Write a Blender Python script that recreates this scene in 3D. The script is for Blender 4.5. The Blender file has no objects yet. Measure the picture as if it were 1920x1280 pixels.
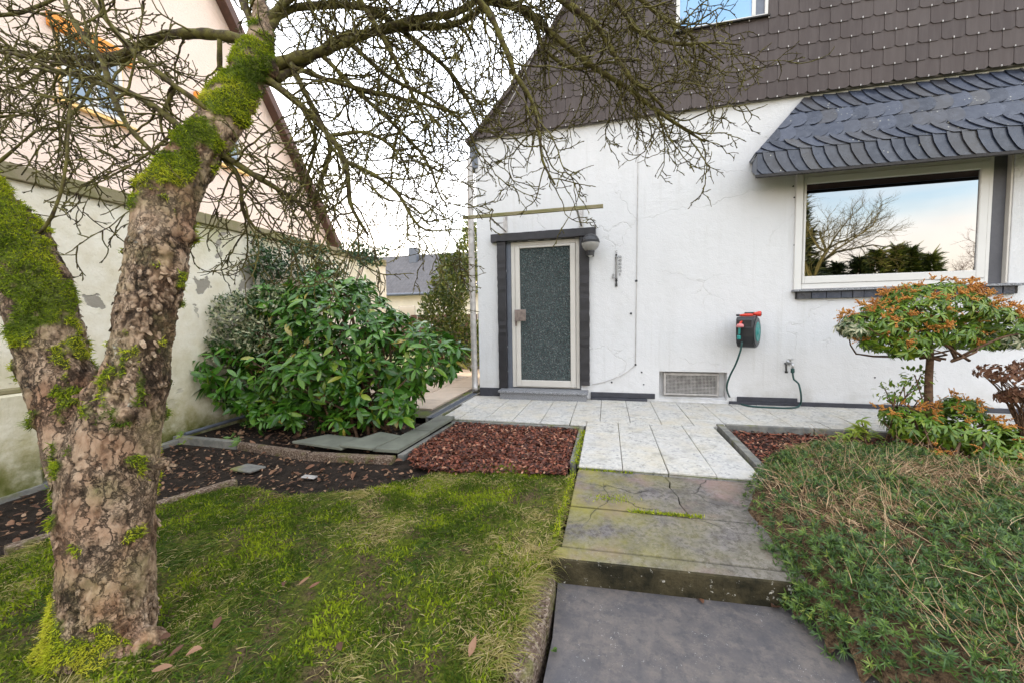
import bpy, bmesh, math, random
import numpy as np
from mathutils import Vector, Matrix
random.seed(7); RNG = np.random.default_rng(11)
S = bpy.context.scene; COL = S.collection
rad = math.radians

# ------------------------------------------------------------------ camera, sky, sun, exposure
F_PX = 716.6                                   # focal length measured on the 1920 px wide photograph
CAM = np.array([1.8218, -5.3007, 1.0947])      # metres; house corner at x=0, wall face y=0, paving z=0
YAW, PITCH, ROLL = rad(-14.026), rad(3.2227), rad(0.8878)
_f = np.array([math.sin(YAW)*math.cos(PITCH), math.cos(YAW)*math.cos(PITCH), -math.sin(PITCH)])
_r = np.array([math.cos(YAW), -math.sin(YAW), 0.0]); _d = np.cross(_f, _r)
RIGHT = _r*math.cos(ROLL) + _d*math.sin(ROLL); DOWN = -_r*math.sin(ROLL) + _d*math.cos(ROLL); FWD = _f
def ray(u, v): return FWD + RIGHT*((u-960)/F_PX) + DOWN*((v-640)/F_PX)
def at(u, v, dep): return CAM + ray(u, v)*dep
def onwall(u, v, Y=0.0):
    d = ray(u, v); return CAM + d*((Y-CAM[1])/d[1])
def onz(u, v, Z=0.0):
    d = ray(u, v); return CAM + d*((Z-CAM[2])/d[2])
cd = bpy.data.cameras.new('camera'); cam = bpy.data.objects.new('camera', cd); COL.objects.link(cam)
cd.sensor_width = 36; cd.lens = F_PX/1920*36; cd.clip_start = .05; cd.clip_end = 2000
cam.matrix_world = Matrix(((RIGHT[0], -DOWN[0], -FWD[0], CAM[0]), (RIGHT[1], -DOWN[1], -FWD[1], CAM[1]),
                           (RIGHT[2], -DOWN[2], -FWD[2], CAM[2]), (0, 0, 0, 1)))
S.camera = cam
SUN_EL, SUN_AZ = rad(12), rad(-64)             # azimuth from +Y towards +X: low sun behind the pink house
W = bpy.data.worlds.new('World'); S.world = W; W.use_nodes = True
wn = W.node_tree; wn.nodes.clear()
wo = wn.nodes.new('ShaderNodeOutputWorld'); wb = wn.nodes.new('ShaderNodeBackground')
sky = wn.nodes.new('ShaderNodeTexSky'); sky.sky_type = 'NISHITA'; sky.sun_disc = False
sky.sun_elevation = SUN_EL; sky.sun_rotation = SUN_AZ; sky.air_density = 1.0; sky.dust_density = 2.0; sky.ozone_density = 1.0
tcw = wn.nodes.new('ShaderNodeTexCoord'); mpw = wn.nodes.new('ShaderNodeMapping'); mpw.inputs['Scale'].default_value = (1.2, 1.2, 5)
nzw = wn.nodes.new('ShaderNodeTexNoise'); nzw.inputs['Scale'].default_value = 1.6; nzw.inputs['Detail'].default_value = 5
rpw = wn.nodes.new('ShaderNodeValToRGB'); rpw.color_ramp.elements[0].position = .22; rpw.color_ramp.elements[1].position = .56
mxw = wn.nodes.new('ShaderNodeMix'); mxw.data_type = 'RGBA'; mlw = wn.nodes.new('ShaderNodeMath'); mlw.operation = 'MULTIPLY'; mlw.inputs[1].default_value = .86
wn.links.new(tcw.outputs['Generated'], mpw.inputs['Vector']); wn.links.new(mpw.outputs[0], nzw.inputs['Vector'])
wn.links.new(nzw.outputs['Fac'], rpw.inputs['Fac']); wn.links.new(rpw.outputs['Color'], mlw.inputs[0]); wn.links.new(mlw.outputs[0], mxw.inputs['Factor'])
spw = wn.nodes.new('ShaderNodeSeparateXYZ'); wn.links.new(tcw.outputs['Generated'], spw.inputs[0])
rcw = wn.nodes.new('ShaderNodeValToRGB'); rcw.color_ramp.elements[0].position = .02; rcw.color_ramp.elements[1].position = .42
rcw.color_ramp.elements[0].color = (1.0, .80, .64, 1); rcw.color_ramp.elements[1].color = (.83, .85, .90, 1); wn.links.new(spw.outputs[2], rcw.inputs[0])
scw = wn.nodes.new('ShaderNodeVectorMath'); scw.operation = 'SCALE'; scw.inputs['Scale'].default_value = 6.1; wn.links.new(rcw.outputs[0], scw.inputs[0]); wn.links.new(scw.outputs[0], mxw.inputs['B'])
wn.links.new(sky.outputs[0], mxw.inputs['A'])   # thin high cloud
wn.links.new(mxw.outputs['Result'], wb.inputs['Color']); wb.inputs['Strength'].default_value = .15
wn.links.new(wb.outputs[0], wo.inputs[0])
sl = bpy.data.lights.new('sun', 'SUN'); sl.energy = 3.0; sl.angle = rad(.5); sl.color = (1, .8, .58)
so = bpy.data.objects.new('sun', sl); COL.objects.link(so)
_sd = Vector((math.sin(SUN_AZ)*math.cos(SUN_EL), math.cos(SUN_AZ)*math.cos(SUN_EL), math.sin(SUN_EL)))
so.rotation_euler = _sd.to_track_quat('Z', 'Y').to_euler(); so.location = (0, 0, 30)
S.view_settings.view_transform = 'Standard'; S.view_settings.look = 'None'; S.view_settings.gamma = 1
S.view_settings.use_curve_mapping = False; S.view_settings.exposure = 2.22
S.cycles.max_bounces = 8; S.cycles.diffuse_bounces = 4; S.cycles.glossy_bounces = 4; S.cycles.transparent_max_bounces = 8
S.cycles.use_denoising = True

# ------------------------------------------------------------------ materials
class NT:
    def __init__(s, name):
        s.m = bpy.data.materials.new(name); s.m.use_nodes = True; s.t = s.m.node_tree; s.t.nodes.clear()
        s.out = s.t.nodes.new('ShaderNodeOutputMaterial'); s.b = s.t.nodes.new('ShaderNodeBsdfPrincipled')
        s.t.links.new(s.b.outputs[0], s.out.inputs[0]); s._pos = None
    def n(s, k): return s.t.nodes.new('ShaderNode'+k)
    def l(s, a, b): s.t.links.new(a, b)
    def set(s, inp, v):
        if isinstance(v, bpy.types.NodeSocket): s.l(v, inp)
        elif isinstance(v, (tuple, list)) and inp.type == 'RGBA': inp.default_value = (*v[:3], 1)
        else: inp.default_value = v
    def pos(s):
        if s._pos is None: s._pos = s.n('NewGeometry').outputs['Position']
        return s._pos
    def obj(s): return s.n('TexCoord').outputs['Object']
    def rnd(s): return s.n('ObjectInfo').outputs['Random']
    def attr(s, name):
        a = s.n('Attribute'); a.attribute_name = name; return a.outputs['Fac']
    def scale(s, vec, sc):
        m = s.n('Mapping'); s.l(vec, m.inputs['Vector']); m.inputs['Scale'].default_value = sc; return m.outputs[0]
    def noise(s, sc, det=4, rough=.55, vec=None, dist=0):
        x = s.n('TexNoise'); s.l(vec or s.pos(), x.inputs['Vector']); x.inputs['Scale'].default_value = sc
        x.inputs['Detail'].default_value = det; x.inputs['Roughness'].default_value = rough; x.inputs['Distortion'].default_value = dist
        return x.outputs['Fac']
    def voro(s, sc, feature='F1', out='Distance', vec=None, rnd=1):
        x = s.n('TexVoronoi'); x.feature = feature; s.l(vec or s.pos(), x.inputs['Vector']); x.inputs['Scale'].default_value = sc
        x.inputs['Randomness'].default_value = rnd; return x.outputs[out]
    def ramp(s, fac, *st):
        r = s.n('ValToRGB'); e = r.color_ramp.elements
        while len(e) < len(st): e.new(.5)
        for i, (p, c) in enumerate(st):
            e[i].position = p; e[i].color = (c, c, c, 1) if isinstance(c, (int, float)) else (*c, 1)
        s.set(r.inputs[0], fac); return r.outputs[0]
    def mix(s, fac, a, b, mode='MIX'):
        x = s.n('Mix'); x.data_type = 'RGBA'; x.blend_type = mode
        s.set(x.inputs['Factor'], fac); s.set(x.inputs['A'], a); s.set(x.inputs['B'], b); return x.outputs['Result']
    def math(s, op, a, b=0.0):
        x = s.n('Math'); x.operation = op; s.set(x.inputs[0], a); s.set(x.inputs[1], b); return x.outputs[0]
    def sep(s, vec=None):
        x = s.n('SeparateXYZ'); s.l(vec or s.pos(), x.inputs[0]); return x.outputs
    def bump(s, h, strength=.3, dist=.01, normal=None):
        x = s.n('Bump'); s.set(x.inputs['Height'], h); x.inputs['Strength'].default_value = strength; x.inputs['Distance'].default_value = dist
        if normal: s.l(normal, x.inputs['Normal'])
        return x.outputs[0]
    def fin(s, col, rough=.6, bump=None, spec=.5, metal=0.0, trans=0.0):
        s.set(s.b.inputs['Base Color'], col); s.set(s.b.inputs['Roughness'], rough)
        s.b.inputs['Specular IOR Level'].default_value = spec; s.b.inputs['Metallic'].default_value = metal
        if bump is not None: s.l(bump, s.b.inputs['Normal'])
        if trans > 0:
            tr = s.n('BsdfTranslucent'); s.set(tr.inputs['Color'], col); mx = s.n('MixShader'); mx.inputs[0].default_value = trans
            s.l(s.b.outputs[0], mx.inputs[1]); s.l(tr.outputs[0], mx.inputs[2]); s.l(mx.outputs[0], s.out.inputs[0])
        return s.m
def simple(name, c, rough=.5, metal=0.0, var=.12, sc=8, bs=.1, spec=.5):
    n = NT(name); f = n.noise(sc, 5)
    lo = tuple(x*(1-var) for x in c); hi = tuple(min(1, x*(1+var)) for x in c)
    g = n.noise(sc*9, 3)
    return n.fin(n.ramp(f, (.3, lo), (.7, hi)), n.ramp(g, (.2, rough*.8), (.8, min(1, rough*1.25))), n.bump(g, bs, .004), spec, metal)
def leafmat(name, stops, rough=.4, trans=.22, spec=.5, src='attr'):
    n = NT(name); f = n.attr('rnd') if src == 'attr' else n.rnd()
    c = n.ramp(f, *stops); v = n.noise(45, 3); c = n.mix(n.ramp(v, (.35, 0.0), (.75, .35)), c, tuple(x*.55 for x in stops[0][1]))
    return n.fin(c, rough, None, spec, 0, trans)

M = {}
# white render of the house: trowel marks, hairline cracks, grime near the paving and beside the rail
n = NT('white_render'); z = n.sep()[2]
dirt = n.math('MULTIPLY', n.ramp(n.noise(3.2, 6, .65), (.42, 0.0), (.72, 1.0)), n.ramp(z, (0.0, 1.0), (.35, 0.0)))
dirt2 = n.math('MULTIPLY', n.ramp(n.noise(1.3, 6, .6, n.scale(n.pos(), (2.5, 1, .8))), (.5, 0.0), (.8, 1.0)), .3)
c = n.mix(n.math('MULTIPLY', dirt, .8), (.62, .62, .62), (.34, .32, .27)); c = n.mix(dirt2, c, (.47, .47, .45))
wv = n.n('VectorMath'); wv.operation = 'ADD'; nv = n.n('TexNoise'); n.l(n.pos(), nv.inputs['Vector']); nv.inputs['Scale'].default_value = 5; nv.inputs['Detail'].default_value = 4
n.l(n.scale(n.pos(), (.75, .75, 1.3)), wv.inputs[0]); sc_ = n.n('VectorMath'); sc_.operation = 'SCALE'; n.l(nv.outputs['Color'], sc_.inputs[0]); sc_.inputs['Scale'].default_value = .3; n.l(sc_.outputs[0], wv.inputs[1])
crack = n.ramp(n.voro(1.0, 'DISTANCE_TO_EDGE', vec=wv.outputs[0]), (0.0, 1.0), (.006, 0.0)); crack = n.math('MULTIPLY', crack, n.ramp(n.noise(1.1, 2), (.5, 0.0), (.6, 1.0)))
c = n.mix(n.math('MULTIPLY', crack, .28), c, (.4, .38, .35))
h = n.math('ADD', n.math('MULTIPLY', n.noise(9, 5, .6), .7), n.math('MULTIPLY', n.noise(70, 3, .6), .3)); h = n.math('SUBTRACT', h, n.math('MULTIPLY', crack, .35))
st_ = n.math('MULTIPLY', n.ramp(n.noise(3, 5, .6, n.scale(n.pos(), (5, 1, .22))), (.54, 0.0), (.74, 1.0)), n.ramp(n.noise(.9, 2), (.42, 0.0), (.6, .35)))
c = n.mix(st_, c, (.42, .41, .37)); M['render'] = n.fin(c, .85, n.bump(h, .6, .022), .25)
# old garden wall: algae from the foot and below the coping, peeled patches
n = NT('old_render'); z = n.sep()[2]; big = n.noise(1.7, 7, .62); fine = n.noise(6, 6, .65)
alg = n.math('MULTIPLY', n.ramp(z, (.0, 1.0), (1.0, 0.0)), n.ramp(big, (.28, .35), (.56, 1.0)))
z2 = n.math('MULTIPLY', n.ramp(n.math('SUBTRACT', z, 1.75), (.0, 0.0), (.5, 1.0)), n.ramp(big, (.42, 0.0), (.62, 1.0)))
c = n.mix(n.ramp(fine, (.35, 0.0), (.75, .7)), (.84, .79, .67), (.64, .56, .38))
c = n.mix(n.math('MULTIPLY', alg, n.ramp(fine, (.25, .45), (.6, 1.0))), c, (.25, .225, .06)); c = n.mix(n.math('MULTIPLY', z2, .85), c, (.27, .26, .07))
c = n.mix(n.math('MULTIPLY', n.ramp(z, (.0, 1.0), (.22, 0.0)), n.ramp(fine, (.3, .3), (.6, 1.0))), c, (.09, .10, .022))
peel = n.math('MULTIPLY', n.ramp(n.noise(2.6, 5, .55, None, .4), (.615, 0.0), (.625, 1.0)), n.ramp(n.noise(.8, 1), (.4, 0.0), (.5, 1.0)))
c = n.mix(peel, c, (.33, .30, .25)); h = n.math('SUBTRACT', n.noise(30, 5, .65), n.math('MULTIPLY', peel, 1.4))
M['oldwall'] = n.fin(c, .9, n.bump(h, .6, .012), .2)
n = NT('old_coping'); c = n.mix(n.ramp(n.noise(4, 6, .65), (.35, 0.0), (.65, 1.0)), (.30, .25, .17), (.20, .19, .08)); M['coping'] = n.fin(c, .9, n.bump(n.noise(40, 5), .5, .01), .2)
n = NT('pink_render'); c = n.mix(n.ramp(n.noise(.9, 5), (.35, 0.0), (.7, .5)), (.82, .67, .58), (.80, .70, .63)); M['pink'] = n.fin(c, .9, n.bump(n.noise(28, 4, .7, n.scale(n.pos(), (1, .55, 1.6))), .9, .03), .15)
M['cream'] = simple('cream_render', (.72, .66, .54), .85, var=.06, sc=3)
# fibre cement tiles
n = NT('fibre_tile'); r = n.rnd(); st = n.noise(7, 5, .6, n.scale(n.pos(), (4, 1, .5)))
c = n.ramp(r, (0.0, (.045, .031, .027)), (.6, (.054, .038, .033)), (1.0, (.064, .047, .041))); c = n.mix(n.ramp(st, (.4, 0.0), (.75, .45)), c, (.10, .08, .074))
M['tile'] = n.fin(c, .62, n.bump(n.noise(90, 4), .25, .003), .4)
M['gapback'] = simple('tile_batten', (.17, .15, .14), .8)
M['tileback'] = simple('tile_backing', (.03, .027, .026), .8)
# canopy slate
n = NT('slate'); r = n.rnd(); c = n.ramp(r, (0.0, (.011, .015, .026)), (.3, (.022, .029, .050)), (.6, (.038, .046, .070)), (.8, (.032, .032, .038)), (1.0, (.055, .052, .052)))
c = n.mix(n.ramp(n.noise(16, 6, .65), (.45, 0.0), (.75, .5)), c, (.095, .105, .132))
li = n.math('MULTIPLY', n.ramp(n.voro(26), (.12, 1.0), (.20, 0.0)), n.ramp(n.noise(4.5, 3), (.585, 0.0), (.63, 1.0))); c = n.mix(li, c, (.42, .41, .34))
M['slate'] = n.fin(c, n.ramp(n.noise(14, 4), (.3, .24), (.7, .42)), n.bump(n.noise(38, 6, .7), .4, .005), .55)
M['timber'] = simple('anthracite_timber', (.017, .016, .019), .5, sc=12, var=.3, bs=.4)
M['darkpanel'] = simple('grey_panel', (.075, .075, .085), .5, sc=14)
M['alu'] = simple('cream_aluminium', (.56, .53, .48), .42, sc=5, var=.05, bs=.03)
M['pvc'] = simple('white_plastic', (.62, .61, .58), .35, sc=4, var=.03, bs=.03)
M['zinc'] = simple('old_zinc', (.42, .40, .38), .5, .35, sc=14, var=.25)
M['bluegrey'] = simple('blue_grey_metal', (.12, .135, .165), .5, .2, sc=10)
M['blackpl'] = simple('black_plastic', (.018, .019, .022), .38)
M['brown'] = simple('brown_board', (.075, .035, .022), .6, sc=10, var=.25)
M['orange'] = simple('orange_paint', (.75, .27, .03), .6, var=.1)
M['yellow'] = simple('yellow_render', (.80, .55, .22), .8, var=.1)
M['red'] = simple('red_plastic', (.55, .035, .015), .35)
M['teal'] = simple('teal_plastic', (.02, .22, .20), .4)
M['pinkpl'] = simple('faded_red_plastic', (.55, .2, .2), .45)
M['hose'] = simple('green_rubber', (.008, .05, .045), .45)
M['chrome'] = simple('dull_chrome', (.5, .5, .5), .3, .9)
M['plaque'] = simple('brushed_handle_plate', (.22, .18, .17), .35, .6, sc=20, var=.35)
M['plinth'] = simple('bitumen_plinth', (.034, .036, .046), .6, sc=9, var=.3, bs=.4)
n = NT('coated_pane'); M['pane'] = n.fin(n.ramp(n.noise(2, 2), (.3, (.27, .28, .285)), (.7, (.29, .30, .305))), .015, n.bump(n.noise(1.4, 1), .02, .02), .5, 1.0)
n = NT('blue_tint_glass'); M['bluepane'] = n.fin((.16, .36, .62), .04, None, 1.0)  # blue tint paints the reflected sky into the pane colour
n = NT('pebbled_glass'); v = n.voro(95, 'SMOOTH_F1'); v2 = n.noise(120, 2)
M['doorglass'] = n.fin(n.ramp(n.voro(95, 'F1', 'Color'), (.2, (.006, .013, .014)), (.55, (.02, .042, .042)), (.8, (.05, .075, .07)), (.97, (.20, .20, .18))), .1, n.bump(n.math('ADD', v, n.math('MULTIPLY', v2, .4)), 1.0, .02), .8)  # pale cell tones paint sparkling glints into the glass colour
n = NT('granite'); M['granite'] = n.fin(n.mix(n.ramp(n.noise(160, 3, .7), (.42, 0.0), (.6, 1.0)), (.07, .072, .08), (.36, .37, .39)), .45, n.bump(n.noise(120, 3), .2, .003), .5)
# paving: washed aggregate
n = NT('washed_aggregate'); sp = n.mix(.55, n.voro(75, 'F1', 'Color'), n.voro(38, 'F1', 'Color')); c = n.ramp(sp, (.12, (.17, .17, .17)), (.35, (.42, .41, .38)), (.9, (.58, .56, .51)))
sx = n.sep()[0]
c = n.mix(n.ramp(n.noise(3.5, 6, .65), (.45, 0.0), (.7, .75)), c, (.50, .44, .32)); c = n.mix(n.math('MULTIPLY', n.ramp(n.noise(5.5, 5, .6), (.55, 0.0), (.68, 1.0)), .6), c, (.25, .24, .21))
c = n.mix(n.math('MULTIPLY', n.rnd(), .25), c, (.42, .42, .43))
M['aggregate'] = n.fin(c, .75, n.bump(n.voro(75), .5, .006), .35)
n = NT('mossy_joint'); M['joint'] = n.fin(n.mix(n.ramp(n.noise(3, 5), (.45, 0.0), (.6, 1.0)), (.075, .068, .055), (.09, .11, .025)), .95, n.bump(n.noise(60, 4), .6, .01), .2)
n = NT('buff_slab'); c = n.mix(n.ramp(n.noise(5, 6, .6), (.35, 0.0), (.7, 1.0)), (.42, .33, .25), (.30, .25, .20)); M['buff'] = n.fin(n.mix(n.math('MULTIPLY', n.rnd(), .4), c, (.52, .44, .36)), .8, n.bump(n.noise(70, 4), .3, .004), .3)
# old concrete slabs with algae
n = NT('algae_concrete'); sx, sy, sz = n.sep()
base = n.mix(n.ramp(n.noise(9, 7, .68), (.35, 0.0), (.66, 1.0)), (.105, .095, .092), (.21, .19, .175))
base = n.mix(n.ramp(n.noise(34, 5, .8), (.40, .75), (.54, 0.0)), base, (.055, .048, .042)); base = n.mix(n.ramp(n.noise(3, 4), (.5, 0.0), (.68, .6)), base, (.26, .165, .15))
al = n.math('MULTIPLY', n.ramp(n.noise(4.2, 6, .6), (.36, 0.0), (.64, 1.0)), n.ramp(sx, (.0, 1.0), (1.0, 1.0)))
al = n.math('MULTIPLY', al, n.ramp(n.math('SUBTRACT', sx, 1.5), (.1, 1.0), (.95, .15)))
base = n.mix(n.math('MULTIPLY', al, .85), base, (.25, .225, .035)); base = n.mix(n.ramp(n.voro(60), (.04, 1.0), (.08, 0.0)), base, (.5, .48, .42))
cv = n.n('VectorMath'); cv.operation = 'ADD'; cn = n.n('TexNoise'); n.l(n.pos(), cn.inputs['Vector']); cn.inputs['Scale'].default_value = 7; cn.inputs['Detail'].default_value = 5
cs_ = n.n('VectorMath'); cs_.operation = 'SCALE'; n.l(cn.outputs['Color'], cs_.inputs[0]); cs_.inputs['Scale'].default_value = .12; n.l(n.pos(), cv.inputs[0]); n.l(cs_.outputs[0], cv.inputs[1])
ck = n.math('MULTIPLY', n.ramp(n.voro(1.1, 'DISTANCE_TO_EDGE', vec=cv.outputs[0]), (0.0, 1.0), (.0045, 0.0)), n.ramp(n.noise(1.3, 3), (.46, 0.0), (.56, 1.0))); base = n.mix(ck, base, (.03, .028, .022))
M['algae'] = n.fin(base, .82, n.bump(n.math('SUBTRACT', n.noise(45, 6, .7), n.math('MULTIPLY', ck, 1.2)), .6, .008), .3)
n = NT('step_riser'); base = n.mix(n.ramp(n.noise(6, 7, .7), (.4, 0.0), (.65, 1.0)), (.018, .016, .008), (.075, .06, .03)); base = n.mix(n.ramp(n.noise(30, 4, .7), (.62, 0.0), (.7, 1.0)), base, (.5, .47, .4))
M['riser'] = n.fin(base, .9, n.bump(n.noise(40, 6, .7), .9, .015), .2)
# lower path: dark worn screed with paint flecks
n = NT('dark_screed'); sx, sy, sz = n.sep()
c = n.mix(n.ramp(n.noise(2.6, 7, .66), (.36, 0.0), (.62, 1.0)), (.070, .066, .070), (.125, .109, .100)); c = n.mix(n.ramp(n.noise(13, 7, .8), (.46, 0.0), (.68, .6)), c, (.20, .165, .14)); c = n.mix(n.ramp(n.noise(1.6, 4), (.45, 0.0), (.65, .55)), c, (.075, .078, .092)); c = n.mix(n.ramp(n.noise(22, 6, .75), (.35, .7), (.5, 0.0)), c, (.055, .055, .06))
fl = n.math('MULTIPLY', n.ramp(n.noise(85, 4, .8), (.64, 0.0), (.68, 1.0)), n.ramp(n.math('ADD', n.noise(4, 4, .6), n.math('MULTIPLY', n.math('SUBTRACT', sx, 2.0), .10)), (.50, 0.0), (.60, 1.0))); fl2 = n.math('MULTIPLY', n.ramp(n.noise(48, 3, .8), (.715, 0.0), (.74, 1.0)), n.ramp(n.noise(3, 3), (.4, 0.0), (.6, 1.0)))
c = n.mix(n.math('MAXIMUM', fl, fl2), c, (.60, .59, .56))
M['screed'] = n.fin(c, n.ramp(n.noise(5, 4), (.3, .5), (.7, .8)), n.bump(n.noise(38, 6, .7), .45, .006), .4)
n = NT('aggregate_kerb'); c = n.mix(n.voro(110, 'F1', 'Color'), (.10, .065, .045), (.22, .155, .115), 'MIX'); c = n.ramp(n.voro(110, 'F1', 'Color'), (.1, (.085, .055, .04)), (.5, (.15, .105, .075)), (.95, (.34, .27, .21)))
c = n.mix(n.ramp(n.noise(7, 5), (.52, 0.0), (.66, .9)), c, (.12, .12, .03)); M['kerb'] = n.fin(c, .9, n.bump(n.voro(110), .8, .01), .2)
n = NT('grey_kerb'); c = n.mix(n.ramp(n.noise(11, 6, .65), (.4, 0.0), (.66, 1.0)), (.13, .13, .12), (.23, .22, .19)); c = n.mix(n.ramp(n.noise(5, 4), (.56, 0.0), (.68, .8)), c, (.16, .16, .04)); M['greykerb'] = n.fin(c, .85, n.bump(n.noise(50, 5), .5, .008), .3)
n = NT('slab_slate_green'); c = n.mix(n.ramp(n.noise(4, 6), (.35, 0.0), (.7, 1.0)), (.12, .125, .10), (.20, .21, .165)); M['greenslab'] = n.fin(c, .7, n.bump(n.noise(45, 5), .3, .005), .4)
n = NT('dark_soil'); M['soil'] = n.fin(n.mix(n.ramp(n.noise(12, 7, .7), (.35, 0.0), (.65, 1.0)), (.012, .009, .007), (.042, .03, .022)), .95, n.bump(n.noise(30, 8, .75), 1.0, .03), .2)
n = NT('moss_ground'); c = n.mix(n.ramp(n.noise(60, 5, .75), (.36, 0.0), (.6, 1.0)), (.035, .040, .008), (.16, .20, .016)); c = n.mix(n.ramp(n.noise(5.5, 6, .65), (.44, 0.0), (.58, .9)), c, n.mix(n.ramp(n.noise(70, 4, .75), (.4, 0.0), (.6, 1.0)), (.045, .028, .016), (.19, .125, .07)))
M['mossground'] = n.fin(c, .95, n.bump(n.noise(75, 6, .75), 1.0, .03), .2)
n = NT('mulch_base'); M['mulchbase'] = n.fin(n.mix(n.noise(30, 5), (.02, .01, .008), (.06, .025, .017)), .9, n.bump(n.noise(60, 5), 1, .02), .2)
n = NT('plant_litter'); M['litter'] = n.fin(n.mix(n.ramp(n.noise(50, 6, .75), (.38, 0.0), (.62, 1.0)), (.03, .018, .010), (.17, .11, .06)), .95, n.bump(n.noise(70, 5), 1, .02), .2)
n = NT('mulch_chip'); M['chip'] = n.fin(n.ramp(n.attr('rnd'), (0.0, (.028, .010, .006)), (.4, (.085, .024, .013)), (.7, (.19, .050, .024)), (.9, (.27, .09, .045)), (1.0, (.45, .26, .16))), .6, None, .4)
n = NT('dead_leaf'); M['deadleaf'] = n.fin(n.ramp(n.attr('rnd'), (0.0, (.055, .030, .020)), (.4, (.14, .07, .04)), (.8, (.25, .14, .08)), (1.0, (.36, .24, .15))), .65, None, .3, 0, .15)
n = NT('dead_leaf_single'); M['deadleaf1'] = n.fin(n.ramp(n.rnd(), (0.0, (.10, .05, .03)), (.5, (.19, .09, .05)), (1.0, (.30, .17, .10))), .65, n.bump(n.noise(60, 3), .4, .004), .3, 0, .15)
# bark
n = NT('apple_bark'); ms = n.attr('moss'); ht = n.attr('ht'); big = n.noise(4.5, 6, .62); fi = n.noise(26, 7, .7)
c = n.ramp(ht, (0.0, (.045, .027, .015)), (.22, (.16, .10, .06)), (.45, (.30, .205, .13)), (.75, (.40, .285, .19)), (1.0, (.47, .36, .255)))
c = n.mix(n.ramp(big, (.5, 0.0), (.68, .6)), c, (.26, .225, .10)); c = n.mix(n.ramp(n.noise(3.1, 5), (.52, 0.0), (.66, .6)), c, (.30, .15, .08))
c = n.mix(n.ramp(fi, (.34, .5), (.44, 0.0)), c, (.09, .058, .038)); lich = n.math('MULTIPLY', n.ramp(n.noise(11, 6, .7), (.62, 0.0), (.68, 1.0)), n.ramp(n.noise(2.2, 2), (.52, 0.0), (.6, 1.0)))
c = n.mix(n.math('MULTIPLY', lich, .7), c, (.42, .44, .38)); c = n.mix(ms, c, n.mix(n.noise(40, 4), (.04, .055, .008), (.13, .17, .016)))
vs = n.scale(n.pos(), (1, 1, .45)); hb = n.math('ADD', n.noise(30, 7, .72, vs), n.math('MULTIPLY', n.voro(34, 'F1', 'Distance', vs), .7))
wv = n.n('VectorMath'); wv.operation = 'ADD'; wn_ = n.n('TexNoise'); n.l(n.pos(), wn_.inputs['Vector']); wn_.inputs['Scale'].default_value = 12; wn_.inputs['Detail'].default_value = 6; wn_.inputs['Roughness'].default_value = .65
ws = n.n('VectorMath'); ws.operation = 'SCALE'; n.l(wn_.outputs['Color'], ws.inputs[0]); ws.inputs['Scale'].default_value = .13; n.l(n.scale(n.pos(), (1, 1, .25)), wv.inputs[0]); n.l(ws.outputs[0], wv.inputs[1])
e1 = n.voro(21, 'DISTANCE_TO_EDGE', vec=wv.outputs[0]); e2 = n.voro(52, 'DISTANCE_TO_EDGE', vec=wv.outputs[0]); mk = n.ramp(n.noise(3.4, 5), (.40, .08), (.60, 1.0)); mk2 = n.ramp(n.noise(7, 3), (.45, 0.0), (.6, 1.0))
k1 = n.math('MULTIPLY', n.ramp(e1, (0.0, 1.0), (.03, .4), (.075, 0.0)), mk); k2 = n.math('MULTIPLY', n.ramp(e2, (0.0, 1.0), (.07, 0.0)), mk2); kk = n.math('MAXIMUM', k1, n.math('MULTIPLY', k2, .75))
pv = n.voro(21, 'F1', 'Color', wv.outputs[0]); c = n.mix(n.math('MULTIPLY', mk, .28), c, n.mix(.5, c, n.ramp(pv, (.2, (.19, .13, .085)), (.5, (.28, .20, .14)), (.9, (.38, .29, .21)))))
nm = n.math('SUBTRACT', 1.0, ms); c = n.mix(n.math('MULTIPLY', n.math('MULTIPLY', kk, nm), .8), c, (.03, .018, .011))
hb = n.math('SUBTRACT', n.math('MULTIPLY', hb, .5), n.math('MULTIPLY', kk, 1.1))
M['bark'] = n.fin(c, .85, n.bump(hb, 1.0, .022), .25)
n = NT('twig_bark'); c = n.mix(n.ramp(n.noise(24, 5, .6), (.36, 0.0), (.6, 1.0)), (.042, .028, .018), (.13, .115, .03)); c = n.mix(n.ramp(n.noise(60, 3), (.6, 0.0), (.72, .6)), c, (.23, .24, .13)); M['twig'] = n.fin(c, .85, n.bump(n.noise(130, 4), .6, .004), .2)
n = NT('shrub_stem'); M['stem'] = n.fin(n.ramp(n.noise(40, 5), (.3, (.06, .033, .02)), (.7, (.17, .10, .06))), .85, n.bump(n.noise(90, 4, .6, n.scale(n.pos(), (1, 1, .3))), .7, .006), .2)
M['moss'] = leafmat('tree_moss', ((0.0, (.06, .10, .008)), (.35, (.22, .30, .014)), (.7, (.46, .50, .02)), (1.0, (.62, .58, .06))), .8, .3, .2)
n = NT('grass_blade'); M['grass'] = n.fin(n.ramp(n.attr('rnd'), (0.0, (.035, .075, .006)), (.28, (.095, .16, .010)), (.5, (.21, .25, .03)), (.7, (.38, .32, .10)), (1.0, (.62, .50, .26))), .6, None, .3, 0, .45)
M['rhodo'] = leafmat('rhododendron_leaf', ((0.0, (.02, .075, .008)), (.45, (.055, .165, .014)), (.8, (.12, .26, .022)), (.95, (.22, .30, .03)), (1.0, (.34, .27, .05))), .3, .15, .5)
M['rhodo1'] = leafmat('rhododendron_single_leaf', ((0.0, (.024, .085, .009)), (.45, (.06, .175, .015)), (.8, (.13, .27, .022)), (.95, (.23, .31, .03)), (1.0, (.34, .27, .05))), .3, .15, .5, 'obj')
M['bud'] = leafmat('bud_cluster', ((0.0, (.10, .03, .014)), (1.0, (.25, .09, .035))), .6, .1)
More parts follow.
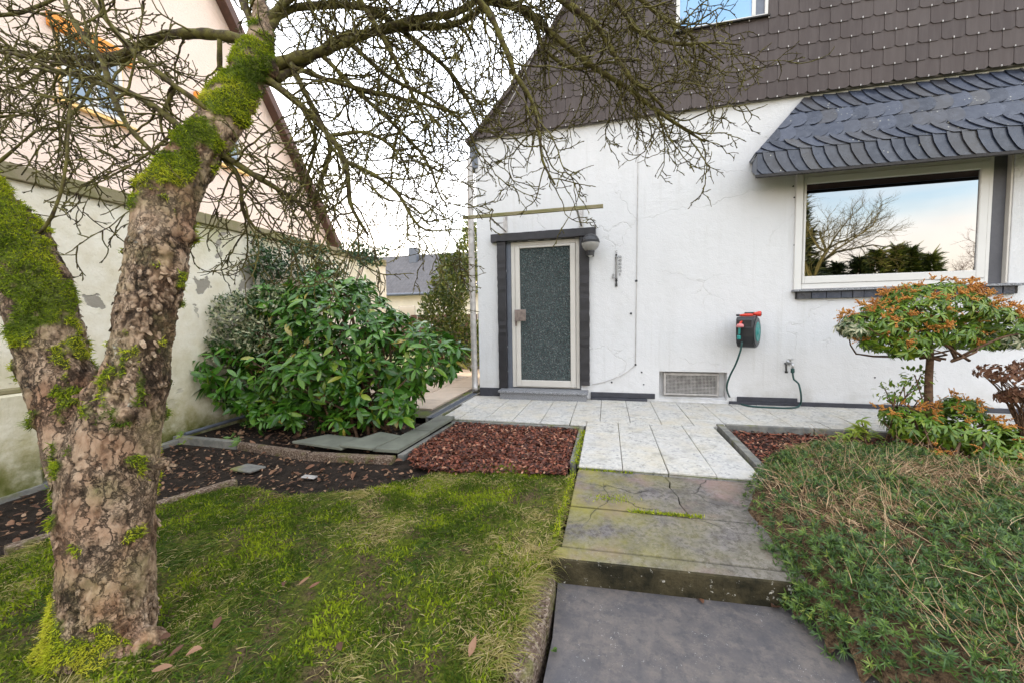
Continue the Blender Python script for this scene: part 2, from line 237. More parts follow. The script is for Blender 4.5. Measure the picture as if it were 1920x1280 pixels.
M['holly'] = leafmat('dark_leaf', ((0.0, (.015, .045, .013)), (.7, (.035, .09, .022)), (1.0, (.08, .15, .04))), .3, .12)
M['varieg'] = leafmat('variegated_leaf', ((0.0, (.03, .075, .02)), (.4, (.10, .15, .06)), (.55, (.42, .42, .24)), (1.0, (.62, .60, .40))), .45, .2)
M['laurel'] = leafmat('laurel_leaf', ((0.0, (.03, .05, .01)), (.5, (.09, .13, .02)), (1.0, (.24, .25, .045))), .4, .3)
M['pieris'] = leafmat('pieris_leaf', ((0.0, (.04, .11, .01)), (.5, (.13, .23, .016)), (1.0, (.30, .35, .04))), .35, .2)
M['panicle'] = leafmat('pieris_bud', ((0.0, (.42, .13, .03)), (.5, (.68, .29, .05)), (1.0, (.78, .44, .10))), .6, .15)
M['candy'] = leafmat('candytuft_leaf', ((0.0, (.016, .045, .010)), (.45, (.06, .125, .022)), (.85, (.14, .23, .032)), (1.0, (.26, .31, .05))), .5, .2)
M['straw'] = leafmat('dry_stem', ((0.0, (.20, .11, .05)), (.5, (.42, .27, .14)), (1.0, (.62, .46, .27))), .7, .15)
M['hydra'] = leafmat('dried_flower', ((0.0, (.09, .035, .018)), (.5, (.19, .085, .045)), (1.0, (.30, .17, .10))), .8, .25)
M['conifer'] = leafmat('conifer_needles', ((0.0, (.012, .025, .007)), (.6, (.035, .06, .012)), (1.0, (.10, .11, .02))), .6, .2)
M['rooftile'] = simple('grey_roof_tile', (.115, .11, .115), .6, sc=3, var=.2)
n = NT('far_grass'); M['far'] = n.fin(n.mix(n.noise(.7, 6), (.05, .07, .015), (.12, .13, .04)), .95, n.bump(n.noise(9, 5), .8, .03), .2)

# ------------------------------------------------------------------ geometry helpers
def tag(o, label=None, cat=None, group=None, kind=None):
    if label: o['label'] = label
    if cat: o['category'] = cat
    if group: o['group'] = group
    if kind: o['kind'] = kind
    return o
def empty(name, loc, label=None, cat=None, group=None, rz=0.0):
    o = bpy.data.objects.new(name, None); COL.objects.link(o); o.location = Vector(loc); o.rotation_euler = (0, 0, rz)
    o.empty_display_size = .1; return tag(o, label, cat, group)
def link(name, me, mat, parent=None, loc=(0, 0, 0), rot=None, world=False):
    """world=True: vertices are in world space although the parent has a location (rotation 0)."""
    if mat is not None and not me.materials: me.materials.append(mat)
    o = bpy.data.objects.new(name, me); COL.objects.link(o)
    loc = Vector(loc)
    if parent is not None:
        o.parent = parent
        if world: loc = loc - wloc(parent)
    o.location = loc
    if rot is not None: o.rotation_euler = rot
    return o
def wloc(o):
    v = Vector(o.location)
    while o.parent: o = o.parent; v += Vector(o.location)
    return v
class MB:
    def __init__(s): s.v = []; s.f = []
    def add(s, V, F):
        k = len(s.v); s.v += [tuple(map(float, p)) for p in V]; s.f += [tuple(i+k for i in q) for q in F]; return s
    def box(s, x0, x1, y0, y1, z0, z1):
        return s.add([(x0, y0, z0), (x1, y0, z0), (x1, y1, z0), (x0, y1, z0), (x0, y0, z1), (x1, y0, z1), (x1, y1, z1), (x0, y1, z1)],
                     [(3, 2, 1, 0), (4, 5, 6, 7), (0, 1, 5, 4), (1, 2, 6, 5), (2, 3, 7, 6), (3, 0, 4, 7)])
    def prism(s, poly, vec):                    # poly: 3-D outline, extruded by vec
        n = len(poly); A = [Vector(p) for p in poly]; B = [p+Vector(vec) for p in A]
        return s.add(A+B, [tuple(range(n))[::-1], tuple(range(n, 2*n))] + [(i, (i+1) % n, n+(i+1) % n, n+i) for i in range(n)])
    def tube(s, pts, r, n=8, cap=True):
        V, F = tube(pts, r, n, cap); return s.add(V, F)
    def lathe(s, prof, n=24, c=(0, 0, 0), axis='Z'):
        V = []; 
        for r, h in prof:
            for i in range(n):
                a = 2*math.pi*i/n; p = (r*math.cos(a), r*math.sin(a), h)
                if axis == 'Y': p = (p[0], h, p[1])
                if axis == 'X': p = (h, p[0], p[1])
                V.append((p[0]+c[0], p[1]+c[1], p[2]+c[2]))
        F = [(j*n+i, j*n+(i+1) % n, (j+1)*n+(i+1) % n, (j+1)*n+i) for j in range(len(prof)-1) for i in range(n)]
        F += [tuple(range(n))[::-1], tuple((len(prof)-1)*n+i for i in range(n))]
        return s.add(V, F)
    def mesh(s, name, bevel=0.0, smooth=False, seg=1):
        me = bpy.data.meshes.new(name); me.from_pydata(s.v, [], s.f); me.update()
        bm = bmesh.new(); bm.from_mesh(me); bmesh.ops.recalc_face_normals(bm, faces=bm.faces)
        if bevel > 0: bmesh.ops.bevel(bm, geom=[e for e in bm.edges if e.calc_face_angle(0) > .5], offset=bevel, segments=seg, affect='EDGES', profile=.5, clamp_overlap=True)
        bm.to_mesh(me); bm.free()
        if smooth: me.polygons.foreach_set('use_smooth', [True]*len(me.polygons))
        return me
    def build(s, name, mat, parent=None, bevel=0.0, smooth=False, loc=(0, 0, 0), rot=None, world=False, seg=1):
        return link(name, s.mesh(name, bevel, smooth, seg), mat, parent, loc, rot, world)
def tube(pts, r, n=6, cap=True):
    P = np.asarray(pts, float); m = len(P); r = np.full(m, r, float) if np.isscalar(r) else np.asarray(r, float)
    T = np.gradient(P, axis=0); T /= np.linalg.norm(T, axis=1)[:, None]+1e-9
    ref = np.array([0, 0, 1.0]) if abs(T[0][2]) < .9 else np.array([1.0, 0, 0])
    N = np.cross(T[0], ref); N /= np.linalg.norm(N); a = np.arange(n)*2*np.pi/n; V = np.empty((m, n, 3))
    for i in range(m):
        N = N-T[i]*N.dot(T[i]); N /= np.linalg.norm(N)+1e-9; B = np.cross(T[i], N)
        V[i] = P[i]+r[i]*(np.cos(a)[:, None]*N+np.sin(a)[:, None]*B)
    V = V.reshape(-1, 3); F = [(j*n+i, j*n+(i+1) % n, (j+1)*n+(i+1) % n, (j+1)*n+i) for j in range(m-1) for i in range(n)]
    if cap: F += [tuple(range(n))[::-1], tuple((m-1)*n+i for i in range(n))]
    return V, F
def npmesh(name, V, F, attrs=None, smooth=False):
    """V (n,3); F (m,k) one polygon size; attrs {name: per-face values}"""
    V = np.ascontiguousarray(V, np.float32); F = np.ascontiguousarray(F, np.int32); me = bpy.data.meshes.new(name)
    me.vertices.add(len(V)); me.vertices.foreach_set('co', V.ravel()); me.loops.add(F.size); me.loops.foreach_set('vertex_index', F.ravel())
    me.polygons.add(len(F)); me.polygons.foreach_set('loop_start', np.arange(0, F.size, F.shape[1], dtype=np.int32))
    me.update(calc_edges=True)
    for k, a in (attrs or {}).items():
        at_ = me.attributes.new(k, 'FLOAT', 'FACE'); at_.data.foreach_set('value', np.ascontiguousarray(a, np.float32))
    if smooth: me.polygons.foreach_set('use_smooth', np.ones(len(F), bool))
    return me
def nrm(a): return a/(np.linalg.norm(a, axis=-1, keepdims=True)+1e-9)
def strips(root, d, side, bend, L, Wd, prof):
    """curved blades; returns V, F, blade index per face"""
    N = len(root); k = len(prof); t = np.linspace(0, 1, k); L = np.broadcast_to(L, N); Wd = np.broadcast_to(Wd, N)
    c = root[:, None]+d[:, None]*(L[:, None]*t)[..., None]+bend[:, None]*(L[:, None]*t**2)[..., None]
    o = side[:, None]*(Wd[:, None]*np.asarray(prof)*.5)[..., None]
    V = np.stack([c-o, c+o], 2).reshape(-1, 3); b = (np.arange(N)*2*k)[:, None]
    q = np.array([[2*i, 2*i+1, 2*i+3, 2*i+2] for i in range(k-1)]); F = (b[:, :, None]+q[None]).reshape(-1, 4)
    return V, F, np.repeat(np.arange(N), k-1)
def rand_unit(N): return nrm(RNG.normal(size=(N, 3)))
def perp(d):
    return nrm(np.cross(d, rand_unit(len(d))))
def leaf_template(st=((0, .12), (.18, .7), (.45, 1.0), (.75, .8), (1.0, .06)), fold=.18, droop=.18, ratio=.3):
    """unit-length leaf along +X, normal +Z"""
    V = []; 
    for t, w in st:
        hw = w*ratio*.5; z = -droop*t*t
        V += [(t, -hw, z+hw*fold*2), (t, 0, z), (t, hw, z+hw*fold*2)]
    F = []
    for i in range(len(st)-1):
        a = 3*i; F += [(a, a+3, a+4, a+1), (a+1, a+4, a+5, a+2)]
    return np.array(V, float), np.array(F)
def frames(d, up):
    """rows x=d, z~up"""
    y = nrm(np.cross(up, d)); z = np.cross(d, y); return np.stack([d, y, z], -1)      # columns
def scatter(tmpl, pos, R, scale):
    V, F = tmpl; N = len(pos); W_ = np.einsum('nij,vj->nvi', R, V)*np.broadcast_to(scale, N)[:, None, None]+pos[:, None]
    return W_.reshape(-1, 3), (np.arange(N)[:, None, None]*len(V)+F[None]).reshape(-1, F.shape[1]), np.repeat(np.arange(N), len(F))
_P = RNG.random((32, 32, 32))
def vnoise(p):
    """value noise 0..1 for (n,3)"""
    i = np.floor(p).astype(int); f = p-i; f = f*f*(3-2*f); r = 0
    for a in (0, 1):
        for b in (0, 1):
            for c in (0, 1):
                w = np.where(a, f[:, 0], 1-f[:, 0])*np.where(b, f[:, 1], 1-f[:, 1])*np.where(c, f[:, 2], 1-f[:, 2])
                r = r+w*_P[(i[:, 0]+a) % 32, (i[:, 1]+b) % 32, (i[:, 2]+c) % 32]
    return r
def fbm(p, o=4):
    return sum(vnoise(p*2**k+k*7.3)*.5**k for k in range(o))/(2-.5**(o-1))
def cellnoise(p):
    """F1, F2 and the cell value of a jittered grid"""
    i = np.floor(p).astype(int); f1 = np.full(len(p), 9.0); f2 = f1.copy(); val = np.zeros(len(p))
    for a in (-1, 0, 1):
        for b in (-1, 0, 1):
            for c in (-1, 0, 1):
                j = i+[a, b, c]; x, y, z = j[:, 0] % 32, j[:, 1] % 32, j[:, 2] % 32
                q = j+np.stack([_P[x, y, z], _P[y, z, x], _P[z, x, y]], 1); d = np.linalg.norm(p-q, axis=1)
                near = d < f1; f2 = np.where(near, f1, np.minimum(f2, d)); val = np.where(near, _P[z, y, x], val); f1 = np.where(near, d, f1)
    return f1, f2, val
def spline(P, step):
    """Catmull-Rom through rows of any width"""
    P = np.asarray(P, float); Q = np.vstack([2*P[0]-P[1], P, 2*P[-1]-P[-2]]); out = []
    for i in range(1, len(Q)-2):
        m = max(2, int(np.linalg.norm(Q[i+1][:3]-Q[i][:3])/step))
        for t in np.arange(m)/m:
            out.append(.5*((2*Q[i])+(Q[i+1]-Q[i-1])*t+(2*Q[i-1]-5*Q[i]+4*Q[i+1]-Q[i+2])*t*t+(-Q[i-1]+3*Q[i]-3*Q[i+1]+Q[i+2])*t**3))
    out.append(P[-1]); return np.array(out)
def inpoly(x, y, poly):
    r = np.zeros(len(x), bool); n_ = len(poly)
    for i in range(n_):
        x1, y1 = poly[i]; x2, y2 = poly[(i+1) % n_]
        c = ((y1 > y) != (y2 > y)) & (x < (x2-x1)*(y-y1)/(y2-y1+1e-12)+x1); r ^= c
    return r
def polydist(x, y, poly):
    d = np.full(len(x), 9e9); n_ = len(poly)
    for i in range(n_):
        a = np.array(poly[i]); b = np.array(poly[(i+1) % n_]); ab = b-a; t = np.clip(((x-a[0])*ab[0]+(y-a[1])*ab[1])/(ab@ab), 0, 1)
        d = np.minimum(d, np.hypot(x-a[0]-t*ab[0], y-a[1]-t*ab[1]))
    return d
def clip(poly, a, b, c):
    """keep a*x+b*z >= c of an (x,z) polygon"""
    out = []
    for i in range(len(poly)):
        p, q = poly[i], poly[(i+1) % len(poly)]; dp, dq = a*p[0]+b*p[1]-c, a*q[0]+b*q[1]-c
        if dp >= 0: out.append(p)
        if dp*dq < 0: t = dp/(dp-dq); out.append((p[0]+(q[0]-p[0])*t, p[1]+(q[1]-p[1])*t))
    return out

# ------------------------------------------------------------------ ground
def terr(x, y):
    x = np.asarray(x, float); y = np.asarray(y, float)
    z = -.05 - .10*np.clip((-2.3-y)/2.0, 0, 1.3) - .03*np.clip(-y-4.6, 0, 5)
    return z
def terr1(x, y): return float(terr(x, y))
xs = np.unique(np.concatenate([np.linspace(-200, -7, 12), np.linspace(-7, 8, 76), np.linspace(8, 200, 12)]))
ys = np.unique(np.concatenate([np.linspace(-200, -7, 12), np.linspace(-7, 4, 56), np.linspace(4, 300, 14)]))
gx, gy = np.meshgrid(xs, ys); gz = terr(gx, gy)-.012; far = (np.abs(gx) > 9) | (gy > 5) | (gy < -8)
lowp = (gx > 1.35) & (gx < 3.2) & (gy < -3.2); gz = np.where(lowp, np.minimum(gz, -.32), gz); gz = np.where((gy > -1.2) | ((gx > 1.5) & (gx < 2.9) & (gy > -3.3)), np.minimum(gz, -.13), gz)
GI = np.arange(gx.size).reshape(gx.shape); GF = np.stack([GI[:-1, :-1], GI[:-1, 1:], GI[1:, 1:], GI[1:, :-1]], -1).reshape(-1, 4)
me = npmesh('ground', np.stack([gx.ravel(), gy.ravel(), gz.ravel()], 1), GF, smooth=True)
me.materials.append(M['soil']); me.materials.append(M['far'])
cx = gx.ravel()[GF].mean(1); cy = gy.ravel()[GF].mean(1); me.polygons.foreach_set('material_index', ((np.abs(cx) > 8) | (cy < -6.5) | (cy > 4)).astype(np.int32))
tag(link('ground', me, None), kind='structure')
LAWN = [(1.575, -2.5), (1.56, -3.42), (1.49, -3.55), (1.47, -3.9), (1.44, -4.2), (1.40, -4.6), (1.3, -5.2), (-2.3, -5.2), (-1.75, -4.45), (-1.36, -4.1), (-1.10, -3.62), (-.93, -3.2), (-.55, -3.16), (-.1, -3.14),
        (.22, -3.02), (.42, -2.82), (.62, -2.62), (.98, -2.48)]
def lawnz(x, y):
    p = np.stack([np.asarray(x)*3, np.asarray(y)*3, np.zeros(len(x))], 1); q = p*3.1
    return terr(x, y)+.012+(fbm(p, 2)-.5)*.05+(fbm(q, 2)-.5)*.03+(fbm(p*9+4, 3)-.5)*.022
lx, ly = np.meshgrid(np.arange(-2.4, 1.62, .014), np.arange(-4.9, -2.4, .014)); ins = inpoly(lx.ravel(), ly.ravel(), LAWN)
lz = lawnz(lx.ravel(), ly.ravel()); lz = np.where(ins, lz, terr(lx.ravel(), ly.ravel())-.03); LI = np.arange(lx.size).reshape(lx.shape)
LF = np.stack([LI[:-1, :-1], LI[:-1, 1:], LI[1:, 1:], LI[1:, :-1]], -1).reshape(-1, 4); LF = LF[ins[LF].any(1)]
tag(link('lawn', npmesh('lawn', np.stack([lx.ravel(), ly.ravel(), lz], 1), LF, smooth=True), M['mossground']), kind='structure')

# paving by the house: jointing sheet plus one slab object per slab
patio = tag(MB().add([(-.1, -1.345, -.014), (1.6, -1.345, -.014), (1.6, -2.47, -.014), (2.86, -2.47, -.014), (2.86, -1.1, -.014), (8, -1.1, -.014), (8, .02, -.014), (-.1, .02, -.014)], [(0, 1, 2, 3, 4, 5, 6, 7)]).build('patio', M['joint']), kind='structure')
SLABS = {}
def slab(x0, x1, y0, y1, mat, parent, top=0.0, gap=.005, jit=.0022):
    w, d = round(x1-x0-gap, 3), round(y1-y0-gap, 3); k = (w, d, mat)
    if k not in SLABS: SLABS[k] = MB().box(-w/2, w/2, -d/2, d/2, -.045, 0).mesh('paving_slab', .004)
    return link('paving_slab', SLABS[k], M[mat], parent, ((x0+x1)/2, (y0+y1)/2, top+random.uniform(-jit, jit)-parent.location.z), (random.uniform(-.004, .004), random.uniform(-.004, .004), random.uniform(-.003, .003)))
C0 = [.19+.311*i for i in range(26)]
for i in range(25):
    x0, x1 = C0[i], C0[i+1]
    rows = [-.012, -.45, -1.03, -1.33] if x1 < 1.75 else ([-.012, -.2, -.41, -.92, -1.15] if x1 < 3.3 else [-.012, -.22, -.5, -.8, -1.08])
    if i % 2 and x1 > 1.75 and x1 < 3.3: rows = [-.012, -.17, -.52, -.84, -1.15]
    if 1.4 < x0 < 1.5: rows[-1] = -1.15
    for a, b in zip(rows[:-1], rows[1:]): slab(x0, x1, b, a, 'aggregate', patio)
slab(1.44, 1.61, -1.33, -1.155, 'aggregate', patio)
for i, (x0, x1) in enumerate([(1.61, 1.93), (1.93, 2.243), (2.243, 2.555), (2.555, 2.85)]):
    rows = [-1.155, -1.5, -1.97, -2.46] if i % 2 else [-1.155, -1.62, -2.1, -2.46]
    for a, b in zip(rows[:-1], rows[1:]): slab(x0, x1, b, a, 'aggregate', patio)
slab(-.06, .19, -.62, -.02, 'aggregate', patio); slab(-.02, .19, -1.33, -.62, 'aggregate', patio)
side = tag(MB().add([(-2.3, -1.3, -.02), (-.16, -1.3, -.02), (-.16, 6, -.02), (-2.3, 6, -.02)], [(0, 1, 2, 3)]).build('side_path', M['joint']), kind='structure')
for i in range(4):
    for j in range(8):
        x1 = -.31-.5*i; y0 = -.95+.5*j+(.25 if i % 2 else 0); slab(x1-.5, x1, y0, y0+.5, 'buff', side, .004, .008)
g = empty('drain_channel', (-.13, -.5, 0), 'narrow metal grated drain channel running along the house corner', 'drain')
MB().box(-.20, -.18, -1.35, .9, -.05, .004).box(-.08, -.06, -1.35, .9, -.05, .004).build('channel_frame', M['greykerb'], g, .002, world=True)
for j in range(3):
    y0 = -1.34+.5*j; b = MB().box(-.178, -.17, y0, y0+.49, -.012, -.001).box(-.09, -.082, y0, y0+.49, -.012, -.001)
    for k in range(24): b.box(-.17, -.09, y0+.004+k*.0205, y0+.013+k*.0205, -.012, -.003)
    b.build('grating', M['bluegrey'], g, world=True)

# two old slabs, the step and the lower path
path = tag(MB().add([(1.58, -2.47, -.10), (2.95, -2.47, -.10), (2.95, -3.33, -.16), (1.57, -3.37, -.16)], [(0, 1, 2, 3)]).build('path', M['joint']), kind='structure')
def oldslab(q, zt, thick, mat, parent, name='concrete_slab', bev=.008):
    """q: four corners x,y anticlockwise; zt: z per corner"""
    V = [(x, y, z) for (x, y), z in zip(q, zt)]; V += [(x, y, z-thick) for (x, y), z in zip(q, zt)]
    bm = bmesh.new(); vs = [bm.verts.new(v) for v in V]
    for f in [(0, 1, 2, 3), (7, 6, 5, 4), (0, 4, 5, 1), (1, 5, 6, 2), (2, 6, 7, 3), (3, 7, 4, 0)]: bm.faces.new([vs[i] for i in f])
    bmesh.ops.recalc_face_normals(bm, faces=bm.faces); bmesh.ops.bevel(bm, geom=list(bm.edges), offset=bev, segments=2, affect='EDGES', profile=.6)
    me = bpy.data.meshes.new(name); bm.to_mesh(me); bm.free(); return link(name, me, M[mat], parent, world=True)
brk = [(2.205, -2.475), (2.232, -2.56), (2.218, -2.64), (2.252, -2.76), (2.246, -2.85), (2.28, -2.982)]
for poly, dz in (([(1.61, -2.48)]+brk+[(1.60, -2.99)], 0), ([(x+.006+random.uniform(0, .004), y) for x, y in brk][::-1]+[(2.93, -2.465), (2.93, -2.968)], -.005)):
    MB().prism([(x, y, -.02+dz+.05*(y+2.48)) for x, y in poly], (0, 0, -.06)).build('concrete_slab', M['algae'], path, .004, world=True)
oldslab([(1.59, -3.37), (2.93, -3.33), (2.93, -2.984), (1.60, -3.008)], [-.078, -.082, -.05, -.046], .06, 'algae', path)
stp = oldslab([(1.54, -3.475), (2.93, -3.40), (2.93, -3.336), (1.56, -3.376)], [-.094, -.098, -.083, -.08], .15, 'algae', path, 'step_edge', .014)
stp.data.materials.append(M['riser'])
for p in stp.data.polygons:
    if p.normal.y < -.4: p.material_index = 1
lp = [(1.58, -3.46), (1.60, -3.8), (1.585, -4.3), (1.5, -5.4), (1.2, -8), (3.2, -8), (3.15, -5.0), (3.05, -4.1), (2.95, -3.6), (2.95, -3.38)]
tag(MB().add([(x, y, -.212-.015*(-y-3.4)) for x, y in lp], [tuple(range(10))]).build('lower_path', M['screed']), kind='structure')
kr = empty('path_kerb', (1.5, -3.8, -.2), 'rounded brown aggregate kerb stones between lawn and lower path', 'kerb')
kp = [(1.535, -3.52), (1.535, -3.80), (1.515, -4.10), (1.47, -4.42), (1.40, -4.75), (1.3, -5.1)]
for (x0, y0), (x1, y1) in zip(kp[:-1], kp[1:]):
    oldslab([(x0-.045, y0-.005), (x1-.05, y1+.005), (x1+.045, y1+.005), (x0+.045, y0-.005)][::-1], [-.13, -.135, -.135, -.13], .2, 'kerb', kr, 'kerb_stone', .022)
oldslab([(2.735, -3.64), (2.84, -3.60), (2.98, -4.0), (2.87, -4.04)], [-.185, -.17, -.18, -.195], .12, 'kerb', kr, 'kerb_stone', .02)
oldslab([(2.88, -4.06), (2.99, -4.02), (3.2, -4.6), (3.08, -4.64)], [-.195, -.18, -.20, -.21], .12, 'kerb', kr, 'kerb_stone', .02)
# kerbs round the planted bed on the right
kr = empty('bed_kerb', (2.95, -1.6, 0), 'grey concrete edging boards framing the bed beside the path', 'kerb')
oldslab([(2.872, -2.5), (2.93, -2.5), (2.955, -1.10), (2.89, -1.10)], [.012, .012, .02, .02], .16, 'greykerb', kr, 'kerb_board', .006)
for x0, x1 in ((2.97, 3.72), (3.73, 4.65), (4.66, 5.6), (5.61, 6.6)):
    oldslab([(x0, -1.15), (x1, -1.15), (x1, -1.10), (x0, -1.10)], [.018+random.uniform(-.008, .006)]*4, .14, 'greykerb', kr, 'kerb_board', .006)
kr = empty('mulch_bed_kerb', (1.57, -1.8, 0), 'mossy kerb board between red mulch bed and path slabs', 'kerb')
oldslab([(1.535, -2.35), (1.585, -2.35), (1.59, -1.35), (1.545, -1.35)], [-.012, -.012, -.006, -.006], .1, 'greykerb', kr, 'kerb_board', .006)
oldslab([(.2, -1.395), (1.54, -1.395), (1.54, -1.35), (.2, -1.35)], [-.012]*4, .1, 'greykerb', kr, 'kerb_board', .006)
# slabs and edging of the shrub bed on the left
kr = empty('shrub_bed_edging', (-.6, -2.4, 0), 'low concrete edging and loose green slabs before the rhododendron', 'edging')
oldslab([(-2.36, -2.50), (-1.55, -2.52), (-1.55, -2.46), (-2.36, -2.44)], [.0, .0, .0, .0], .16, 'greykerb', kr, 'kerb_board', .008)
oldslab([(-1.54, -2.52), (-.68, -2.62), (-.68, -2.55), (-1.54, -2.46)], [-.01, -.012, -.012, -.01], .18, 'kerb', kr, 'kerb_board', .012)
oldslab([(-.67, -2.62), (.10, -2.56), (.10, -2.48), (-.67, -2.54)], [-.02, -.022, -.02, -.02], .18, 'kerb', kr, 'kerb_board', .012)
oldslab([(-.98, -2.45), (-.42, -2.50), (-.36, -2.22), (-.80, -2.2)], [.022, .012, .014, .024], .022, 'greenslab', kr, 'loose_slab', .004)
oldslab([(-.45, -2.49), (-.12, -2.50), (-.06, -2.12), (-.32, -2.06)], [.034, .03, .03, .036], .02, 'greenslab', kr, 'loose_slab', .004)
oldslab([(-.14, -2.46), (.10, -2.45), (.13, -1.9), (-.07, -1.9)], [.016, .014, .02, .022], .03, 'greenslab', kr, 'loose_slab', .004)
oldslab([(-.07, -1.89), (.13, -1.89), (.15, -1.33), (-.04, -1.33)], [.024, .022, .026, .028], .03, 'greenslab', kr, 'loose_slab', .004)
oldslab([(.105, -2.47), (.16, -2.47), (.19, -1.33), (.155, -1.33)], [-.02]*4, .08, 'greykerb', kr, 'kerb_board', .005)
kr = empty('lawn_edging', (-1.0, -3.5, -.1), 'mossy concrete edging board along the back left lawn edge', 'edging')
oldslab([(-1.42, -4.0), (-1.35, -4.02), (-.82, -3.12), (-.88, -3.10)], [-.10, -.10, -.045, -.045], .14, 'kerb', kr, 'kerb_board', .012)
kr = empty('wall_foot_kerb', (-2.3, -3, 0), 'thin concrete strip lying along the old garden wall', 'kerb')
for y0, y1 in ((-6.2, -5.2), (-5.18, -4.2), (-4.18, -3.3), (-3.28, -2.45)):
    oldslab([(-2.35, y0), (-2.28, y0), (-2.28, y1), (-2.35, y1)], [terr1(0, y0)+.03, terr1(0, y0)+.03, terr1(0, y1)+.03, terr1(0, y1)+.03], .1, 'greykerb', kr, 'kerb_board', .006)
MB().tube([(-2.31, -2.42, .0), (-2.32, -1.2, .03)], .018, 10).build('pipe', M['bluegrey'], kr, world=True)

# mulch, leaf litter
def chips(n_, poly, z, smin, smax, name, mat, par=None, curl=.5):
    b = np.array(poly); lo, hi = b.min(0), b.max(0); P = RNG.uniform(lo, hi, (n_*4, 2)); P = P[inpoly(P[:, 0], P[:, 1], poly)][:n_]; N = len(P)
    zz = z(P[:, 0], P[:, 1])+RNG.uniform(.0, .028, N); a = RNG.uniform(0, 6.283, N)
    d = nrm(np.stack([np.cos(a), np.sin(a), RNG.normal(0, .3, N)], 1)); s_ = nrm(np.cross(d, nrm(np.array([0, 0, 1.0])+RNG.normal(0, .45, (N, 3)))))
    L = RNG.uniform(smin, smax, N); V, F, ix = strips(np.c_[P, zz], d, s_, nrm(RNG.normal(size=(N, 3)))*curl*.5, L, L*RNG.uniform(.4, .8, N), [.45, 1, .35])
    o = link(name, npmesh(name, V, F, {'rnd': RNG.random(N)[ix]}), M[mat], par); return tag(o, kind='stuff')
MUL = [(.2, -1.4), (1.53, -1.4), (1.53, -2.55), (1.2, -2.6), (.7, -2.68), (.36, -2.66), (.17, -2.4)]
MUR = [(2.96, -1.16), (6.2, -1.16), (6.2, -2.6), (3.6, -2.6), (2.94, -2.3)]
mz = lambda x, y: np.full(len(x), -.045)
tag(MB().add([(x, y, -.038) for x, y in MUL], [tuple(range(len(MUL)))[::-1]]).build('mulch_bed', M['mulchbase']), kind='structure')
tag(MB().add([(x, y, -.038) for x, y in MUR], [tuple(range(len(MUR)))[::-1]]).build('planting_bed', M['mulchbase']), kind='structure')
tag(chips(16000, MUL, mz, .010, .038, 'bark_mulch', 'chip'), 'red brown bark mulch covering the bed by the door')
tag(chips(12000, MUR, mz, .012, .042, 'bark_mulch', 'chip'), 'red brown bark mulch under the pieris')
SOIL = [(-2.25, -2.55), (.1, -2.62), (.4, -2.7), (.2, -3.0), (-.1, -3.1), (-.9, -3.15), (-1.35, -3.95), (-1.9, -4.8), (-2.25, -5)]
tag(chips(1500, SOIL, lambda x, y: terr(x, y)-.008, .010, .038, 'leaf_litter', 'deadleaf'), 'scattered brown leaf crumbs on the dark soil')
tag(chips(700, [(-2.2, -2.4), (-.1, -2.4), (.05, -1.4), (-2.2, -1.4)], lambda x, y: terr(x, y)-.008, .02, .06, 'leaf_litter', 'deadleaf'), 'brown leaf crumbs under the rhododendron')
# ------------------------------------------------------------------ the house
house = empty('house', (0, 0, 0), 'white rendered house with dark brown tiled gable and slate window canopy', 'house')
HX = 10.5
holes = [(.43, 1.475, .10, 2.19), (4.06, 6.0, 1.40, 2.77), (2.482, 3.289, .04, .396)]
def wall_holes(x0, x1, z0, z1, holes, depth):
    X = sorted({x0, x1, *[h[0] for h in holes], *[h[1] for h in holes]}); Z = sorted({z0, z1, *[h[2] for h in holes], *[h[3] for h in holes]}); b = MB()
    for i in range(len(X)-1):
        for j in range(len(Z)-1):
            mx, mz_ = (X[i]+X[i+1])/2, (Z[j]+Z[j+1])/2
            if any(h[0] < mx < h[1] and h[2] < mz_ < h[3] for h in holes): continue
            b.add([(X[i], 0, Z[j]), (X[i+1], 0, Z[j]), (X[i+1], 0, Z[j+1]), (X[i], 0, Z[j+1])], [(0, 1, 2, 3)])
    for a, c, e, g in holes:
        b.add([(a, 0, e), (c, 0, e), (c, 0, g), (a, 0, g), (a, depth, e), (c, depth, e), (c, depth, g), (a, depth, g)], [(0, 1, 5, 4), (1, 2, 6, 5), (2, 3, 7, 6), (3, 0, 4, 7), (4, 5, 6, 7)])
    return b
wb_ = wall_holes(0, HX, -.15, 3.72, holes, .13)
wb_.add([(0, 0, -.15), (0, 0, 3.72), (0, 9, 3.72), (0, 9, -.15), (HX, 0, -.15), (HX, 0, 3.72), (HX, 9, 3.72), (HX, 9, -.15)], [(0, 1, 2, 3), (4, 7, 6, 5), (2, 3, 7, 6)])
wb_.build('wall', M['render'], house)
# tiled gable: backing, one object per tile in view, the rest joined
RAKE = [(-.09, 3.585), (.138, 3.773), (.375, 4.027), (.583, 4.243), (.793, 4.487), (1.121, 4.871), (1.367, 5.222), (2.9, 7.4)]
bk = [(x, -.035, max(z, 3.64)) for x, z in RAKE]+[(HX-2.9, -.035, 7.4), (HX+.09, -.035, 3.64)]
wb2 = MB().prism(bk, (0, .06, 0)); wb2.build('gable_backing', M['gapback'], house)
WX0, WX1, WZ0 = 2.644, 3.644, 4.575
TW, TH = .2045, .1805
def tile_mesh(poly):
    V = []; z0 = -.012
    for (x, z) in poly: V.append((x, -.011-.008*(1-min(1, max(0, z/TH))), z))
    n_ = len(V); V2 = V+[(x, y+.0055, z) for x, y, z in V]
    return MB().add(V2, [tuple(range(n_))[::-1], tuple(range(n_, 2*n_))]+[(i, (i+1) % n_, n_+(i+1) % n_, n_+i) for i in range(n_)]).mesh('tile')
def rake_x(z):
    for (a, b), (c, d) in zip(RAKE[:-1], RAKE[1:]):
        if b <= z <= d: return a+(c-a)*(z-b)/(d-b)
    return 9
